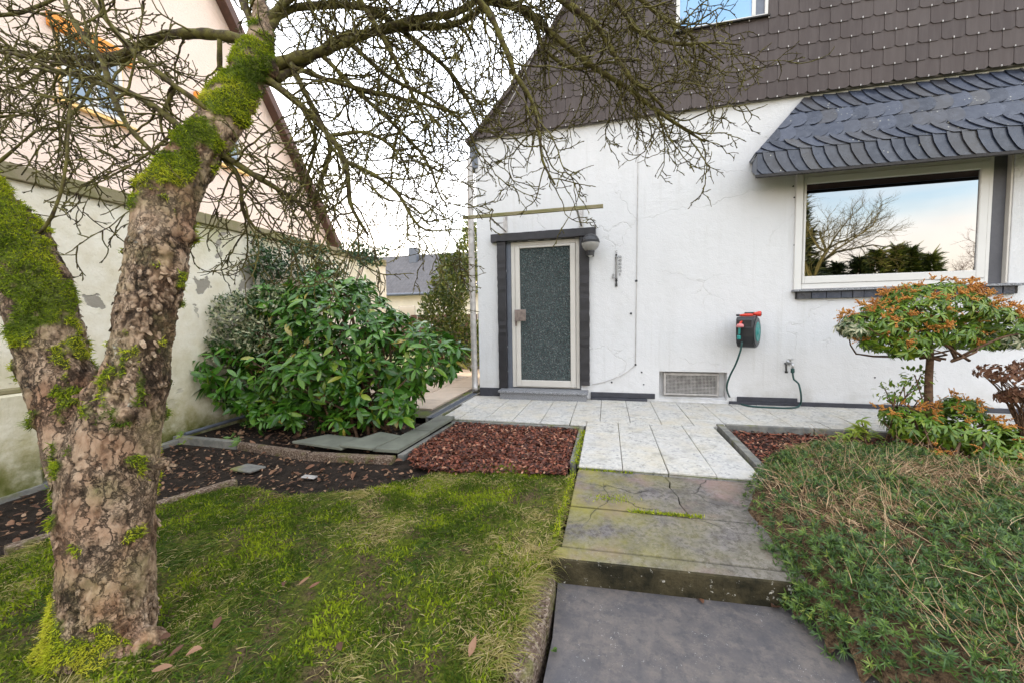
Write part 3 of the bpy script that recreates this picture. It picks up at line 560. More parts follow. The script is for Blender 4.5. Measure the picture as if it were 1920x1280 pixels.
hw = TW/2-.0022; ch = .027
BASE = [(-hw+ch, 0), (hw-ch, 0), (hw, ch*.85), (hw, TH+.035), (-hw, TH+.035), (-hw, ch*.85)]
full = tile_mesh(BASE); rest = MB(); clips = MB(); TL = {}
nrow = 0; zb = 3.640
while zb < 7.2:
    off = 0 if nrow % 2 else .5
    for k in range(-2, 54):
        xc = 2.622+TW*(k-13+off); poly = BASE; z_ = zb
        xr0, xr1 = rake_x(max(zb, 3.59)), rake_x(zb+TH); 
        if xc+hw < min(xr0, xr1)+.02 or xc-hw > HX-rake_x(zb+TH): continue
        P_ = [(x+xc, z+z_) for x, z in BASE]
        if xc-hw < max(xr0, xr1):                # cut along the verge
            dx, dz = xr1-xr0, TH; P_ = clip(P_, dz, -dx, dz*xr0-dx*zb)
        if xc+hw > HX-xr1-.3: pass
        if WX0-.02 < xc+hw and xc-hw < WX1+.02 and zb+TH+.035 > WZ0:
            if xc+hw > WX0 and xc < (WX0+WX1)/2 and xc-hw < WX0: P_ = clip(P_, -1, 0, -(WX0-.004))
            elif xc-hw < WX1 and xc+hw > WX1: P_ = clip(P_, 1, 0, WX1+.004)
            elif zb < WZ0-.03: P_ = clip(P_, 0, -1, -(WZ0-.01))
            else: continue
        if len(P_) < 3: continue
        loc = [(x-xc, z-zb) for x, z in P_]; seen = zb < 5.42-.207*(xc-1.37) and xc < 6.6
        if seen:
            me = full if P_ == [(x+xc, z+z_) for x, z in BASE] else tile_mesh(loc)
            link('tile', me, M['tile'], house, (xc, -.046, zb), (0, random.uniform(-.006, .006), 0))
            clips.box(xc-.004, xc+.004, -.075, -.066, zb-.004, zb+.014)
        else:
            q = [(x, -.058-.010*(1-min(1, max(0, (z-zb)/TH))), z) for x, z in P_]; rest.prism(q, (0, .005, 0))
    zb += TH; nrow += 1
tag(rest.build('tiles_beyond', M['tile'], house), kind='stuff')
tag(clips.build('tile_hooks', M['zinc'], house), kind='stuff')
# roof slope on the left (seen edge on) and the right, verge board, lightning wire
rp = [(x-.035, z+.02) for x, z in RAKE]
for s_ in (0, 1):
    b = MB()
    for (x0, z0), (x1, z1) in zip(rp[:-1], rp[1:]):
        f = (lambda x: x) if not s_ else (lambda x: HX-x)
        b.add([(f(x0), -.10, z0), (f(x1), -.10, z1), (f(x1), 9.1, z1), (f(x0), 9.1, z0), (f(x0)+.03*(1-2*s_), -.10, z0-.035), (f(x1)+.03*(1-2*s_), -.10, z1-.035), (f(x1)+.03*(1-2*s_), 9.1, z1-.035), (f(x0)+.03*(1-2*s_), 9.1, z0-.035)],
              [(0, 1, 2, 3), (4, 7, 6, 5), (0, 4, 5, 1), (2, 6, 7, 3), (0, 3, 7, 4), (1, 5, 6, 2)])
    b.build('roof', M['tile'], house)
MB().add([(x, 9.0, z) for x, z in RAKE]+[(HX-x, 9.0, z) for x, z in RAKE[::-1]], [tuple(range(16))]).build('rear_gable', M['render'], house)
MB().tube([(.30, -.095, 3.66), (.329, -.1, 3.717), (.616, -.1, 4.143), (.915, -.1, 4.672), (1.6, -.1, 5.75)], .006, 6).build('lightning_wire', M['zinc'], house)
MB().box(-.075, .035, -.03, .25, 3.25, 3.60).build('gutter_box', M['bluegrey'], house, .006)
d = MB().tube(spline([(-.075, .0, 3.40), (-.078, -.01, 3.1), (-.082, -.01, 2), (-.078, -.01, 1.0), (-.074, -.01, .30), (-.066, -.03, .16), (-.05, -.075, .085)], .08), .043, 14)
dp = d.build('drainpipe', M['zinc'], house, smooth=True)
for z_ in (3.05, 2.35, 1.02, .42): MB().lathe([(.050, -.018), (.050, .018)], 14, (-.08, -.01, z_)).build('pipe_clamp', M['zinc'], dp)

# upper window
uw = empty('window', (0, 0, 0)); uw.parent = house; uw['label'] = 'upper window in the tiled gable'
b = MB()
for a in [(WX0, WX0+.045, WZ0, 5.9), (WX1-.035, WX1, WZ0, 5.9), (WX0+.045, WX1-.035, WZ0, WZ0+.035), (WX0+.045, WX1-.035, 5.86, 5.9), (WX1-.17, WX1-.13, WZ0+.035, 5.86)]: b.box(a[0], a[1], -.055, .02, a[2], a[3])
b.build('frame', M['pvc'], uw, .003)
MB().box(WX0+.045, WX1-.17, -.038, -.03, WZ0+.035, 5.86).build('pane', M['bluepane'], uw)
MB().box(WX1-.13, WX1-.035, -.038, -.03, WZ0+.035, 5.86).build('pane', M['bluegrey'], uw)
MB().box(WX0-.01, WX1+.01, -.095, -.03, WZ0-.018, WZ0-.003).build('sill', M['tileback'], uw)

# big window under the canopy
bw = empty('window', (0, 0, 0)); bw.parent = house; bw['label'] = 'wide window with white frame under the slate canopy'
def ring(b, x0, x1, z0, z1, l, r, bo, t, y0, y1):
    b.box(x0, x0+l, y0, y1, z0, z1); b.box(x1-r, x1, y0, y1, z0, z1); b.box(x0+l, x1-r, y0, y1, z0, z0+bo); b.box(x0+l, x1-r, y0, y1, z1-t, z1); return b
ring(MB(), 4.068, 5.84, 1.405, 2.765, .012, .036, .062, .05, .012, .11).build('frame', M['pvc'], bw, .004)
ring(MB(), 4.081, 5.803, 1.468, 2.714, .026, .077, .088, .082, .004, .10).build('sash', M['pvc'], bw, .006)
MB().box(4.104, 5.73, .022, .03, 1.552, 2.636).build('pane', M['pane'], bw)
MB().box(5.842, 5.965, .03, .07, 1.405, 2.765).build('side_panel', M['darkpanel'], bw, .003)
MB().box(5.967, 5.985, -.012, .12, 1.405, 2.76).build('channel', M['alu'], bw, .002)
MB().box(3.985, 4.058, -.028, .05, 1.398, 2.785).build('casing', M['pvc'], bw, .004)
MB().box(5.987, 6.055, -.02, .05, 1.40, 2.79).build('casing', M['render'], bw, .004)
MB().box(3.97, 6.09, -.085, .06, 1.372, 1.397).build('sill', M['granite'], bw, .004)
MB().box(4.01, 6.06, -.03, .0, 1.29, 1.37).build('tile_bed', M['tileback'], bw)
x_ = 4.015
while x_ < 6.0:
    w_ = random.choice((.10, .11, .125, .15)); MB().box(x_, min(6.06, x_+w_-.006), -.045+random.uniform(-.003, .003), -.03, 1.288, 1.369).build('sill_tile', M['slate'], bw, .002); x_ += w_

# slate canopy: soffit, boards and one object per slate
cn = empty('canopy', (0, 0, 0)); cn.parent = house
EY, EZ, TZ = -.38, 2.915, 3.60; SL = math.hypot(EY, TZ-EZ); LX0, LX1, RX0, RX1 = 3.445, 4.037, 6.6, 6.01
MB().add([(LX0, EY, EZ-.012), (RX0, EY, EZ-.012), (RX1, -.006, TZ-.012), (LX1, -.006, TZ-.012), (3.50, -.004, 2.93), (6.55, -.004, 2.93)], [(0, 1, 2, 3), (0, 3, 4), (1, 5, 2)]).build('deck', M['tileback'], cn)
MB().box(LX0+.012, RX0-.012, EY+.006, EY+.03, 2.665, EZ-.014).prism([(LX0+.012, EY+.03, 2.668), (LX0+.012, EY+.03, EZ-.02), (3.52, -.004, 2.93), (3.52, -.004, 2.83)], (.016, 0, 0)).build('fascia', M['bluegrey'], cn)
MB().prism([(LX0+.03, EY+.03, 2.668), (RX0-.03, EY+.03, 2.668), (RX0-.08, -.004, 2.835), (3.53, -.004, 2.835)], (0, 0, .012)).build('soffit', M['brown'], cn)
MB().box(LX0-.006, RX0+.006, EY-.018, EY+.012, 2.635, 2.668).build('drip_board', M['tileback'], cn, .003)
MB().prism([(LX0-.015, EY-.005, EZ+.004), (LX0+.006, EY-.01, EZ+.014), (3.508, -.004, 2.965), (3.49, -.004, 2.955)], (0, 0, -.012)).build('hip_edge', M['bluegrey'], cn)
def slate_row(t0, t1, w, kind, base, lap=.0, plane='slope'):
    """t0..t1 fraction up the slope; slates overlap sideways"""
    h = (t1-t0)*SL if plane == 'slope' else t1-t0
    if kind == 'scale': shp = [(-.45, 0), (.40, 0), (.72, .10), (.95, .28), (1.06, .55), (1.04, .8), (.93, 1.08), (-.45, 1.08)]
    else: shp = [(1.12, 0), (2.55, 0), (1.5, 1.06), (.10, 1.06), (.25, .68), (.54, .38), (.84, .14)]
    xa = LX0-.02 if plane != 'slope' else LX0+(LX1-LX0)*t0-.05
    xb = RX0 if plane != 'slope' else RX0+(RX1-RX0)*t0
    k = 0; x = xa-2.6*w
    while x < xb:
        ww = w*random.uniform(.94, 1.06); P_ = [(x+a*ww, b*h) for a, b in shp]
        if plane == 'slope':
            gl = (LX1-LX0)/SL; P_ = clip(P_, 1, -gl, LX0+(LX1-LX0)*t0); P_ = clip(P_, -1, (RX1-RX0)/SL, -(RX0+(RX1-RX0)*t0))
        else: P_ = clip(clip(P_, 1, 0, LX0), -1, 0, -RX0)
        if len(P_) > 2 and max(p[0] for p in P_)-min(p[0] for p in P_) > .015:
            xm = sum(p[0] for p in P_)/len(P_); V = []
            for (px, pz) in P_:
                lift = .004+.012*(1-min(1, pz/max(h, 1e-3)))+(.010*((px-x)/ww) if kind == 'scale' else .013*(1.6-(px-x)/ww))
                V.append((px-xm, -lift, pz))
            V2 = V+[(a, b_+.007, c_) for a, b_, c_ in V]; n_ = len(V)
            me = MB().add(V2, [tuple(range(n_))[::-1], tuple(range(n_, 2*n_))]+[(i, (i+1) % n_, n_+(i+1) % n_, n_+i) for i in range(n_)]).mesh('slate')
            if plane == 'slope': loc = (xm, EY*(1-t0), EZ+(TZ-EZ)*t0+.001); rot = (-math.atan2(-EY, TZ-EZ), 0, 0)
            else: loc = (xm, EY-.002, t0); rot = (0, 0, 0)
            link('slate', me, M['slate'], cn, loc, rot)
        x += ww
slate_row(-.035, .165, .145, 'slash', 0); slate_row(.15, .435, .150, 'scale', 0); slate_row(.42, .715, .150, 'scale', 0); slate_row(.70, 1.0, .125, 'slash', 0)
slate_row(2.668, 2.90, .118, 'slash', 0, plane='front')

# door, timber surround, step
dr = empty('door', (0, 0, 0)); dr.parent = house; dr['label'] = 'cream metal door with dark pebbled glass'
ring(MB(), .497, 1.455, .135, 2.18, .058, .05, .01, .055, .015, .08).build('frame', M['alu'], dr, .004)
ring(MB(), .557, 1.403, .148, 2.122, .066, .074, .09, .032, .0, .06).build('leaf_frame', M['alu'], dr, .006)
MB().box(.618, 1.334, .025, .035, .232, 2.095).build('glass', M['doorglass'], dr)
pa, pb = onwall(965, 581, -.03), onwall(986, 602, -.03)
hd = MB().box(pa[0], pb[0], -.042, -.03, pb[2], pa[2]).build('handle_plate', M['plaque'], dr, .003)
MB().box(pa[0]+.03, pa[0]+.07, -.03, .0, pb[2]+.04, pb[2]+.09).build('handle_stem', M['plaque'], hd)
lk = onwall(967.5, 606, -.01); MB().box(lk[0]-.014, lk[0]+.014, -.012, .0, lk[2]-.04, lk[2]+.04).lathe([(.009, -.02), (.009, -.012)], 10, (lk[0], 0, lk[2]+.01), 'Y').build('lock', M['plaque'], dr, .002)
MB().box(.43, .495, .01, .1, .12, 2.185).box(1.457, 1.475, .02, .1, .12, 2.185).build('jamb', M['bluegrey'], dr)
def rough_beam(x0, x1, y0, y1, z0, z1, name, par):
    L = max(x1-x0, z1-z0); nn = int(L/.05); V = []; vert = z1-z0 > x1-x0
    for i in range(nn+1):
        t = i/nn; j = [random.uniform(-.003, .003) for _ in range(4)]
        if vert: z = z0+(z1-z0)*t; V += [(x0+j[0], y0+j[1], z), (x1+j[2], y0+j[1], z), (x1+j[2], y1, z), (x0+j[0], y1, z)]
        else: x = x0+(x1-x0)*t; V += [(x, y0+j[1], z0+j[0]*1.6), (x, y0+j[1], z1+j[2]), (x, y1, z1+j[2]), (x, y1, z0+j[0]*1.6)]
    F = [(4*i+k, 4*i+(k+1) % 4, 4*i+4+(k+1) % 4, 4*i+4+k) for i in range(nn) for k in range(4)]+[(0, 1, 2, 3), (4*nn+3, 4*nn+2, 4*nn+1, 4*nn)]
    return MB().add(V, F).build(name, M['timber'], par, .003)
rough_beam(.309, .432, -.05, .02, .105, 2.186, 'post', dr); rough_beam(1.462, 1.588, -.05, .02, .19, 2.186, 'post', dr); rough_beam(.225, 1.676, -.07, .02, 2.19, 2.298, 'lintel', dr)
st = MB().box(.36, 1.55, -.20, -.002, -.02, .088).build('doorstep', M['granite'], house, .004)
MB().box(.34, 1.57, -.228, .10, .09, .122).build('tread', M['granite'], st, .004)
# basement window with wire mesh
bs = empty('window', (0, 0, 0)); bs.parent = house; bs['label'] = 'small basement window behind wire mesh'
ring(MB(), 2.545, 3.215, .078, .372, .028, .028, .02, .03, .055, .10).build('frame', M['zinc'], bs, .003)
b = MB(); zc = np.linspace(.10, .34, 14); xc_ = np.linspace(2.575, 3.185, 38)
for x in xc_: b.box(x-.0022, x+.0022, .062, .066, .098, .342)
for z_ in zc: b.box(2.573, 3.187, .060, .064, z_-.0022, z_+.0022)
tag(b.build('wire_mesh', M['zinc'], bs), kind='stuff')
MB().box(2.575, 3.185, .092, .098, .098, .342).build('pane', M['pane'], bs)
MB().add([(2.484, -.01, .005), (3.287, -.01, .005), (3.287, .125, .076), (2.484, .125, .076), (2.484, -.01, -.05), (3.287, -.01, -.05)], [(0, 1, 2, 3), (4, 5, 1, 0)]).build('sill', M['render'], bs)
MB().box(.005, .305, -.022, -.002, -.02, .118).build('plinth', M['plinth'], house, .004)
MB().box(1.60, 2.43, -.016, -.002, .03, .10).box(1.60, 2.33, -.055, -.002, -.02, .03).build('plinth', M['plinth'], house, .004)
MB().box(3.40, 4.06, -.016, -.002, .035, .095).box(3.31, 4.06, -.03, -.002, -.02, .035).build('plinth', M['plinth'], house, .004)
MB().box(4.062, HX, -.022, -.002, -.02, .052).build('plinth', M['plinth'], house, .004)
MB().tube([(2.212, -.006, 3.62), (2.20, -.007, 2.0), (2.183, -.007, .475)]+[tuple(p) for p in spline([(2.183, -.007, .475), (2.06, -.012, .37), (1.93, -.012, .30), (1.78, -.010, .24), (1.62, -.01, .20)], .05)], .0045, 6).build('cable', M['zinc'], house)
for u, v, r in [(1193, 527, .016), (1183, 588, .014), (1191.5, 683, .014), (1147, 716, .012), (1203, 697, .011), (1207, 720, .009), (1487, 350, .009), (1489, 371, .009), (1489, 460, .008), (1892, 566, .011), (1640, 707, .008), (1150, 800-12, .0)]:
    if r: p = onwall(u, v); MB().lathe([(r*.4, -.014), (r, -.01), (r, .002)], 10, (p[0], 0, p[2]), 'Y').build('screw', M['blackpl'], house)

# things on the wall
rl = empty('awning_rail', (.7, -.75, 2.36), 'worn cream awning rail on two iron brackets over the door', 'awning rail')
a, c = onwall(868, 404.5, -.75), onwall(1131, 386, -.75)
MB().box(a[0], c[0], -.775, -.74, 2.345, 2.362).box(a[0], c[0], -.775, -.767, 2.362, 2.385).build('rail', M['coping'], rl, .003, world=True)
for x in (.43, 1.485):
    b = MB().box(x-.028, x+.028, -.012, -.001, 2.29, 2.56).box(x-.012, x+.012, -.74, -.012, 2.338, 2.345)
    b.tube(spline([(x, -.012, 2.54), (x, -.12, 2.44), (x, -.45, 2.352), (x, -.7, 2.342)], .05), .008, 8); b.build('bracket', M['zinc'], rl, world=True)
lp_ = onwall(1107, 456, -.17); lm = empty('wall_lamp', tuple(lp_), 'round wall lamp with black cap beside the door', 'lamp')
r = .118
MB().lathe([(r*math.cos(a), r*math.sin(a)) for a in np.linspace(.06, 1.5, 9)], 28).build('cap', M['blackpl'], lm, smooth=True)
n = NT('lamp_globe'); M['globe'] = n.fin((.30, .29, .27), .08, n.bump(n.math('SINE', n.math('MULTIPLY', n.math('ARCTAN2', n.sep(n.obj())[1], n.sep(n.obj())[0]), 60)), .3, .004), .7)
MB().lathe([(r*.97*math.cos(a), r*.97*math.sin(a)) for a in np.linspace(-1.15, .05, 9)], 40).build('globe', M['globe'], lm, smooth=True)
MB().lathe([(r*1.01, .0), (r*1.03, .006), (r*1.01, .012)], 28).build('band', M['blackpl'], lm)
MB().lathe([(.03, -.165), (.048, -.158), (.05, -.125), (.055, -.118), (.055, -.10), (.04, -.098)], 20).build('sensor', M['blackpl'], lm)
MB().lathe([(.022, -.05-.125), (.03, -.165)], 14).build('sensor_lens', M['pvc'], lm)
MB().tube([(0, .02, -.11), (0, .10, -.11), (0, .168, -.09)], .022, 10).box(-.04, .04, .155, .169, -.15, -.03).build('arm', M['blackpl'], lm)
tp = onwall(1155.5, 505, -.012); th = empty('thermometer', (tp[0], -.012, tp[2]), 'black outdoor thermometer with separate numerals on the white wall', 'thermometer')
MB().box(-.010, .010, -.006, .006, -.21, .20).lathe([(.012, -.008), (.012, .006)], 10, (0, 0, .185), 'Y').lathe([(.016, -.010), (.016, .006)], 12, (0, 0, -.13), 'Y').box(-.015, .015, -.007, .007, -.23, -.19).box(-.016, .016, -.006, .008, .14, .155).box(-.016, .016, -.006, .008, -.16, -.145).build('bar', M['blackpl'], th, .001)
MB().tube([(0, -.008, .17), (0, -.008, -.13)], .003, 6).build('capillary', M['pvc'], th)
def text(s, size, parent, loc, mat):
    cu = bpy.data.curves.new('numeral', 'FONT'); cu.body = s; cu.size = size; cu.extrude = .002; cu.align_x = 'CENTER'; cu.align_y = 'CENTER'
    o = bpy.data.objects.new('numeral', cu); COL.objects.link(o); bpy.context.view_layer.update()
    me = bpy.data.meshes.new_from_object(o.evaluated_get(bpy.context.evaluated_depsgraph_get())); bpy.data.objects.remove(o)
    me.materials.clear(); return link('numeral', me, mat, parent, loc, (math.pi/2, 0, 0))
for i, s_ in enumerate(('50', '40', '30', '20', '10', '0')): text(s_, .042, th, (.045, -.002, .155-.046*i), M['blackpl'])
for i, s_ in enumerate(('10', '20')): text(s_, .036, th, (-.042, -.002, -.075-.036*i), M['blackpl'])
text('C', .04, th, (.0, -.002, .225), M['blackpl'])
# hose reel, swivelled towards the path
rc = onwall(1403, 622, -.24); re = empty('hose_reel', tuple(rc), 'black and teal hose reel box with red spray nozzle on top', 'hose reel', rz=rad(-30))
def dprof(h):                                    # side outline of the reel (y forward negative, z)
    return [(-.06, .18*h), (-.15, .175*h), (-.175, .15*h), (-.178, .06*h), (-.175, -.05*h), (-.155, -.125*h), (-.11, -.17*h), (-.05, -.185*h), (.03, -.18*h), (.09, -.15*h), (.13, -.09*h), (.14, .0), (.13, .10*h), (.08, .165*h), (.0, .185*h)]
MB().prism([(-.09, y, z) for y, z in dprof(1)], (.18, 0, 0)).build('case', M['blackpl'], re, .012, seg=2)
MB().lathe([(.115, .088), (.118, .100), (.105, .108), (.09, .102), (.04, .102), (.035, .112), (.0, .112)][::1], 30, (0, -.015, 0), 'X').build('side_disc', M['teal'], re, smooth=True)
MB().lathe([(.165, .085), (.168, .097), (.12, .101)], 30, (0, -.015, 0), 'X').build('rim', M['blackpl'], re)
MB().box(-.072, .066, -.180, -.176, .06, .135).build('window_slot', M['tileback'], re)
MB().box(-.085, .078, -.184, -.1765, .135, .142).box(-.085, .078, -.184, -.1765, .053, .060).box(.071, .078, -.184, -.1765, .0605, .1345).build('slot_frame', M['darkpanel'], re)
MB().lathe([(.016, .0), (.036, .004), (.04, .02), (.03, .04), (.014, .045)], 14, (-.03, -.24, .055)).build('stopper', M['pinkpl'], re, smooth=True)
MB().tube([(-.03, -.176, .12), (-.03, -.21, .115), (-.03, -.24, .09)], .013, 8).build('outlet', M['red'], re)
MB().tube([(-.035, -.24, .06), (-.04, -.235, -.02)], .012, 10).lathe([(.016, -.06), (.02, -.05), (.02, -.02), (.016, -.012)], 12, (-.042, -.235, -.02)).build('coupling', M['teal'], re)
MB().box(-.05, .05, .10, .22, -.15, .15).build('wall_bracket', M['blackpl'], re, .006)
nz = onwall(1405, 591, -.24); no = empty('spray_nozzle', tuple(nz), 'red and black spray nozzle lying on the hose reel', 'nozzle', rz=rad(-12))
MB().lathe([(.010, -.10), (.014, -.07), (.022, -.04), (.020, .02), (.016, .04)], 14, (0, 0, 0), 'X').build('body', M['red'], no, smooth=True)
MB().lathe([(.018, .04), (.020, .06), (.030, .09), (.032, .115), (.024, .116)], 16, (0, 0, .012), 'X').build('head', M['red'], no, smooth=True)
MB().lathe([(.024, .116), (.022, .121)], 16, (0, 0, .012), 'X').lathe([(.010, -.135), (.014, -.128), (.014, -.10)], 12, (0, 0, 0), 'X').box(-.05, .05, -.008, .008, .015, .034).build('grip', M['blackpl'], no, .002)
tpz = onwall(1482, 683, -.05); tap = empty('water_tap', (tpz[0], -.05, tpz[2]), 'chrome garden tap with green hose on the white wall', 'tap')
MB().lathe([(.03, .046), (.03, .04), (.014, .038), (.014, -.02)], 12, (0, 0, .02), 'Y').tube([(0, -.01, .02), (0, -.045, .02), (0, -.06, -.005), (.0, -.06, -.035)], .013, 10).build('spout', M['chrome'], tap, smooth=True)
MB().tube([(0, 0, .02), (0, -.005, .06)], .009, 8).box(-.03, .03, -.012, .002, .058, .066).box(-.004, .004, -.04, .03, .0585, .0655).build('handle', M['chrome'], tap)
MB().tube([(-.045, .03, .01), (-.045, .0, -.0), (-.045, -.01, -.09)], .011, 8).lathe([(.016, -.1), (.018, -.08)], 10, (-.045, -.01, 0)).build('second_outlet', M['blackpl'], tap)
MB().lathe([(.016, -.09), (.02, -.085), (.02, -.045), (.016, -.038)], 12, (0, -.06, 0)).build('hose_connector', M['hose'], tap)
hp = [re.matrix_basis @ Vector((-.042, -.235, -.09)) if False else Vector(onwall(1391, 641, -.42))]
hpts = [tuple(hp[0]), tuple(onwall(1389, 655, -.42)), tuple(onwall(1380, 681, -.40)), tuple(onwall(1367, 708, -.34)), tuple(onwall(1363, 730, -.28)), tuple(onz(1374, 750, .014)), tuple(onz(1400, 759.5, .012)), tuple(onz(1440, 763, .012)), tuple(onz(1485, 764, .012)), tuple(onz(1500, 758, .03)), tuple(onwall(1502, 740, -.16)), tuple(onwall(1497, 718, -.13)), (tpz[0]+.015, -.112, tpz[2]-.17), (tpz[0], -.11, tpz[2]-.088)]
tag(MB().tube(spline(hpts, .03), .0105, 8).build('garden_hose', M['hose'], None, smooth=True), 'dark green garden hose hanging from the reel to the tap', 'hose')

# ------------------------------------------------------------------ garden wall, pink house, far house
gw = empty('garden_wall', (-2.4, -2, 0), 'old mossy rendered garden wall with stone coping behind the tree', 'wall')
MB().box(-2.62, -2.40, -9, 1.45, -.6, 2.17).build('wall_face', M['oldwall'], gw, world=True)
y = -9.0
while y < 1.4:
    y2 = min(1.47, y+1.16); MB().box(-2.68, -2.365, y+.004, y2-.004, 2.172, 2.29+random.uniform(-.004, .004)).build('coping_stone', M['coping'], gw, .006, world=True); y = y2
MB().box(-2.398, -2.30, -3.75, -3.42, -.3, .62).build('pier', M['oldwall'], gw, .015, world=True)
MB().box(-2.398, -2.33, -3.95, -3.40, .62, .66).build('pier_cap', M['coping'], gw, .01, world=True)
MB().tube([(-2.34, -3.30, -.1), (-2.34, -3.30, .28)], .012, 8).build('stake', M['stem'], gw, world=True)

ph = empty('pink_house', (-6, 0, 0), 'pale pink rendered house with brown verge beyond the garden wall', 'house')
GY0, GY1, GE = -6.6, 4.22, 3.62; SLP = (6.305-3.70)/(4.40-2.543); AY = (GY0+GY1)/2; AZ = GE+(GY1-AY)*SLP
b = MB().prism([(-6, GY0, -.5), (-6, GY1, -.5), (-6, GY1, GE), (-6, AY, AZ), (-6, GY0, GE)], (-7, 0, 0)); b.build('wall', M['pink'], ph, world=True)
for s_ in (1, -1):
    yy = lambda d_: AY+s_*(d_)
    hwid = (GY1-AY)+.32
    q = [(-5.72, yy(0), AZ+.12), (-5.72, yy(hwid), AZ+.12-hwid*SLP), (-5.72, yy(hwid), AZ-.14-hwid*SLP), (-5.72, yy(0), AZ-.14)]
    MB().prism(q, (-.035, 0, 0)).build('verge_board', M['brown'], ph, world=True)
    q = [(-5.76, yy(0), AZ+.10), (-5.76, yy(hwid), AZ+.10-hwid*SLP), (-5.76, yy(hwid), AZ-.02-hwid*SLP), (-5.76, yy(0), AZ-.02)]
    MB().prism(q, (-7.4, 0, 0)).build('roof', M['brown'], ph, world=True)
def pwin(y0, y1, z0, z1):
    w = MB().box(-6.0, -5.985, y0-.03, y1+.03, z0-.02, z1).build('window', M['yellow'], ph, world=True)
    MB().box(-5.984, -5.975, y0, y1, z0+.02, z1-.02).build('pane', M['pane'], w, world=True)
    MB().box(-5.984, -5.955, y0, y0+.05, z0+.02, z1-.02).box(-5.984, -5.955, y1-.05, y1, z0+.02, z1-.02).box(-5.984, -5.955, y0+.05, y1-.05, z0+.02, z0+.07).box(-5.984, -5.955, (y0+y1)/2-.03, (y0+y1)/2+.03, z0+.07, z1-.02).build('frame', M['pvc'], w, world=True)
    MB().box(-5.984, -5.90, y0-.12, y1+.16, z0-.06, z0-.02).build('sill', M['yellow'], w, world=True)
    bx = MB().box(-5.984, -5.90, y0-.12, y1+.16, z1, z1+.20).build('blind_box', M['orange'], w, .006, world=True)
pwin(-1.22, -.48, 4.44, 5.42); pwin(.80, 1.6, 4.44, 5.42); pwin(-3.9, -3.1, 4.44, 5.42)

fh = empty('far_house', (-10, 18, 0), 'distant cream house under a dark grey tiled roof', 'house')
Y0 = 18.; A_, B_ = onwall(690, 552, Y0), onwall(860, 548, Y0); zE = 2.9; zR = 6.05
MB().box(A_[0]-3, B_[0]+1.3, Y0+.25, Y0+7, -.6, zE+.1).build('wall', M['cream'], fh, world=True)
NXr, NYr = 260, 18; X0r, X1r = A_[0]-3.5, B_[0]+1.6; V = []
for j in range(NYr*2+1):
    t = (j//2+(j % 2))/NYr if j % 2 else (j//2)/NYr
    for i in range(NXr+1):
        x = X0r+(X1r-X0r)*i/NXr; V.append((x, Y0-.2+3.6*t, zE+(zR-zE)*t+.03*math.sin(i*1.2)+(.05 if j % 2 == 0 else 0)))
F = [(j*(NXr+1)+i, j*(NXr+1)+i+1, (j+1)*(NXr+1)+i+1, (j+1)*(NXr+1)+i) for j in range(NYr*2) for i in range(NXr)]
rf = link('roof', npmesh('roof', np.array(V), np.array(F)), M['rooftile'], fh, world=True)
MB().prism([(X0r, Y0+3.4, zR), (X1r, Y0+3.4, zR), (X1r, Y0+7.2, zE), (X0r, Y0+7.2, zE)], (0, 0, -.1)).build('rear_roof', M['rooftile'], fh, world=True)
cp = onwall(778, 474, 20.9); MB().box(cp[0]-.35, cp[0]+.25, 20.6, 21.2, 5.4, 6.5).build('chimney', M['bluegrey'], rf, world=True)
MB().tube([(X0r, Y0-.28, zE-.02), (X1r, Y0-.28, zE-.02)], .09, 8).build('gutter', M['bluegrey'], fh, world=True)
wnf = MB().box(A_[0]+2.2, A_[0]+3.4, Y0+.2, Y0+.24, .9, 2.1).build('window', M['pane'], fh, world=True)
ft = empty('planter_box', (-1.3, 3.2, 0), 'pale stone trough standing behind the drainpipe', 'planter')
MB().box(-1.75, -.75, 2.9, 3.5, .0, .36).build('trough', M['greykerb'], ft, .02, world=True); MB().box(-1.85, -.65, 2.8, 3.6, .362, .42).build('rim', M['zinc'], ft, .01, world=True)
hs = empty('fence', (-3, 9, 0), 'low brown board fence before the far house', 'fence')
for i in range(34): MB().box(-9+.3*i, -9+.3*i+.27, 9.5, 9.53, -.4, 1.35+random.uniform(-.02, .02)).build('board', M['brown'], hs, world=True)
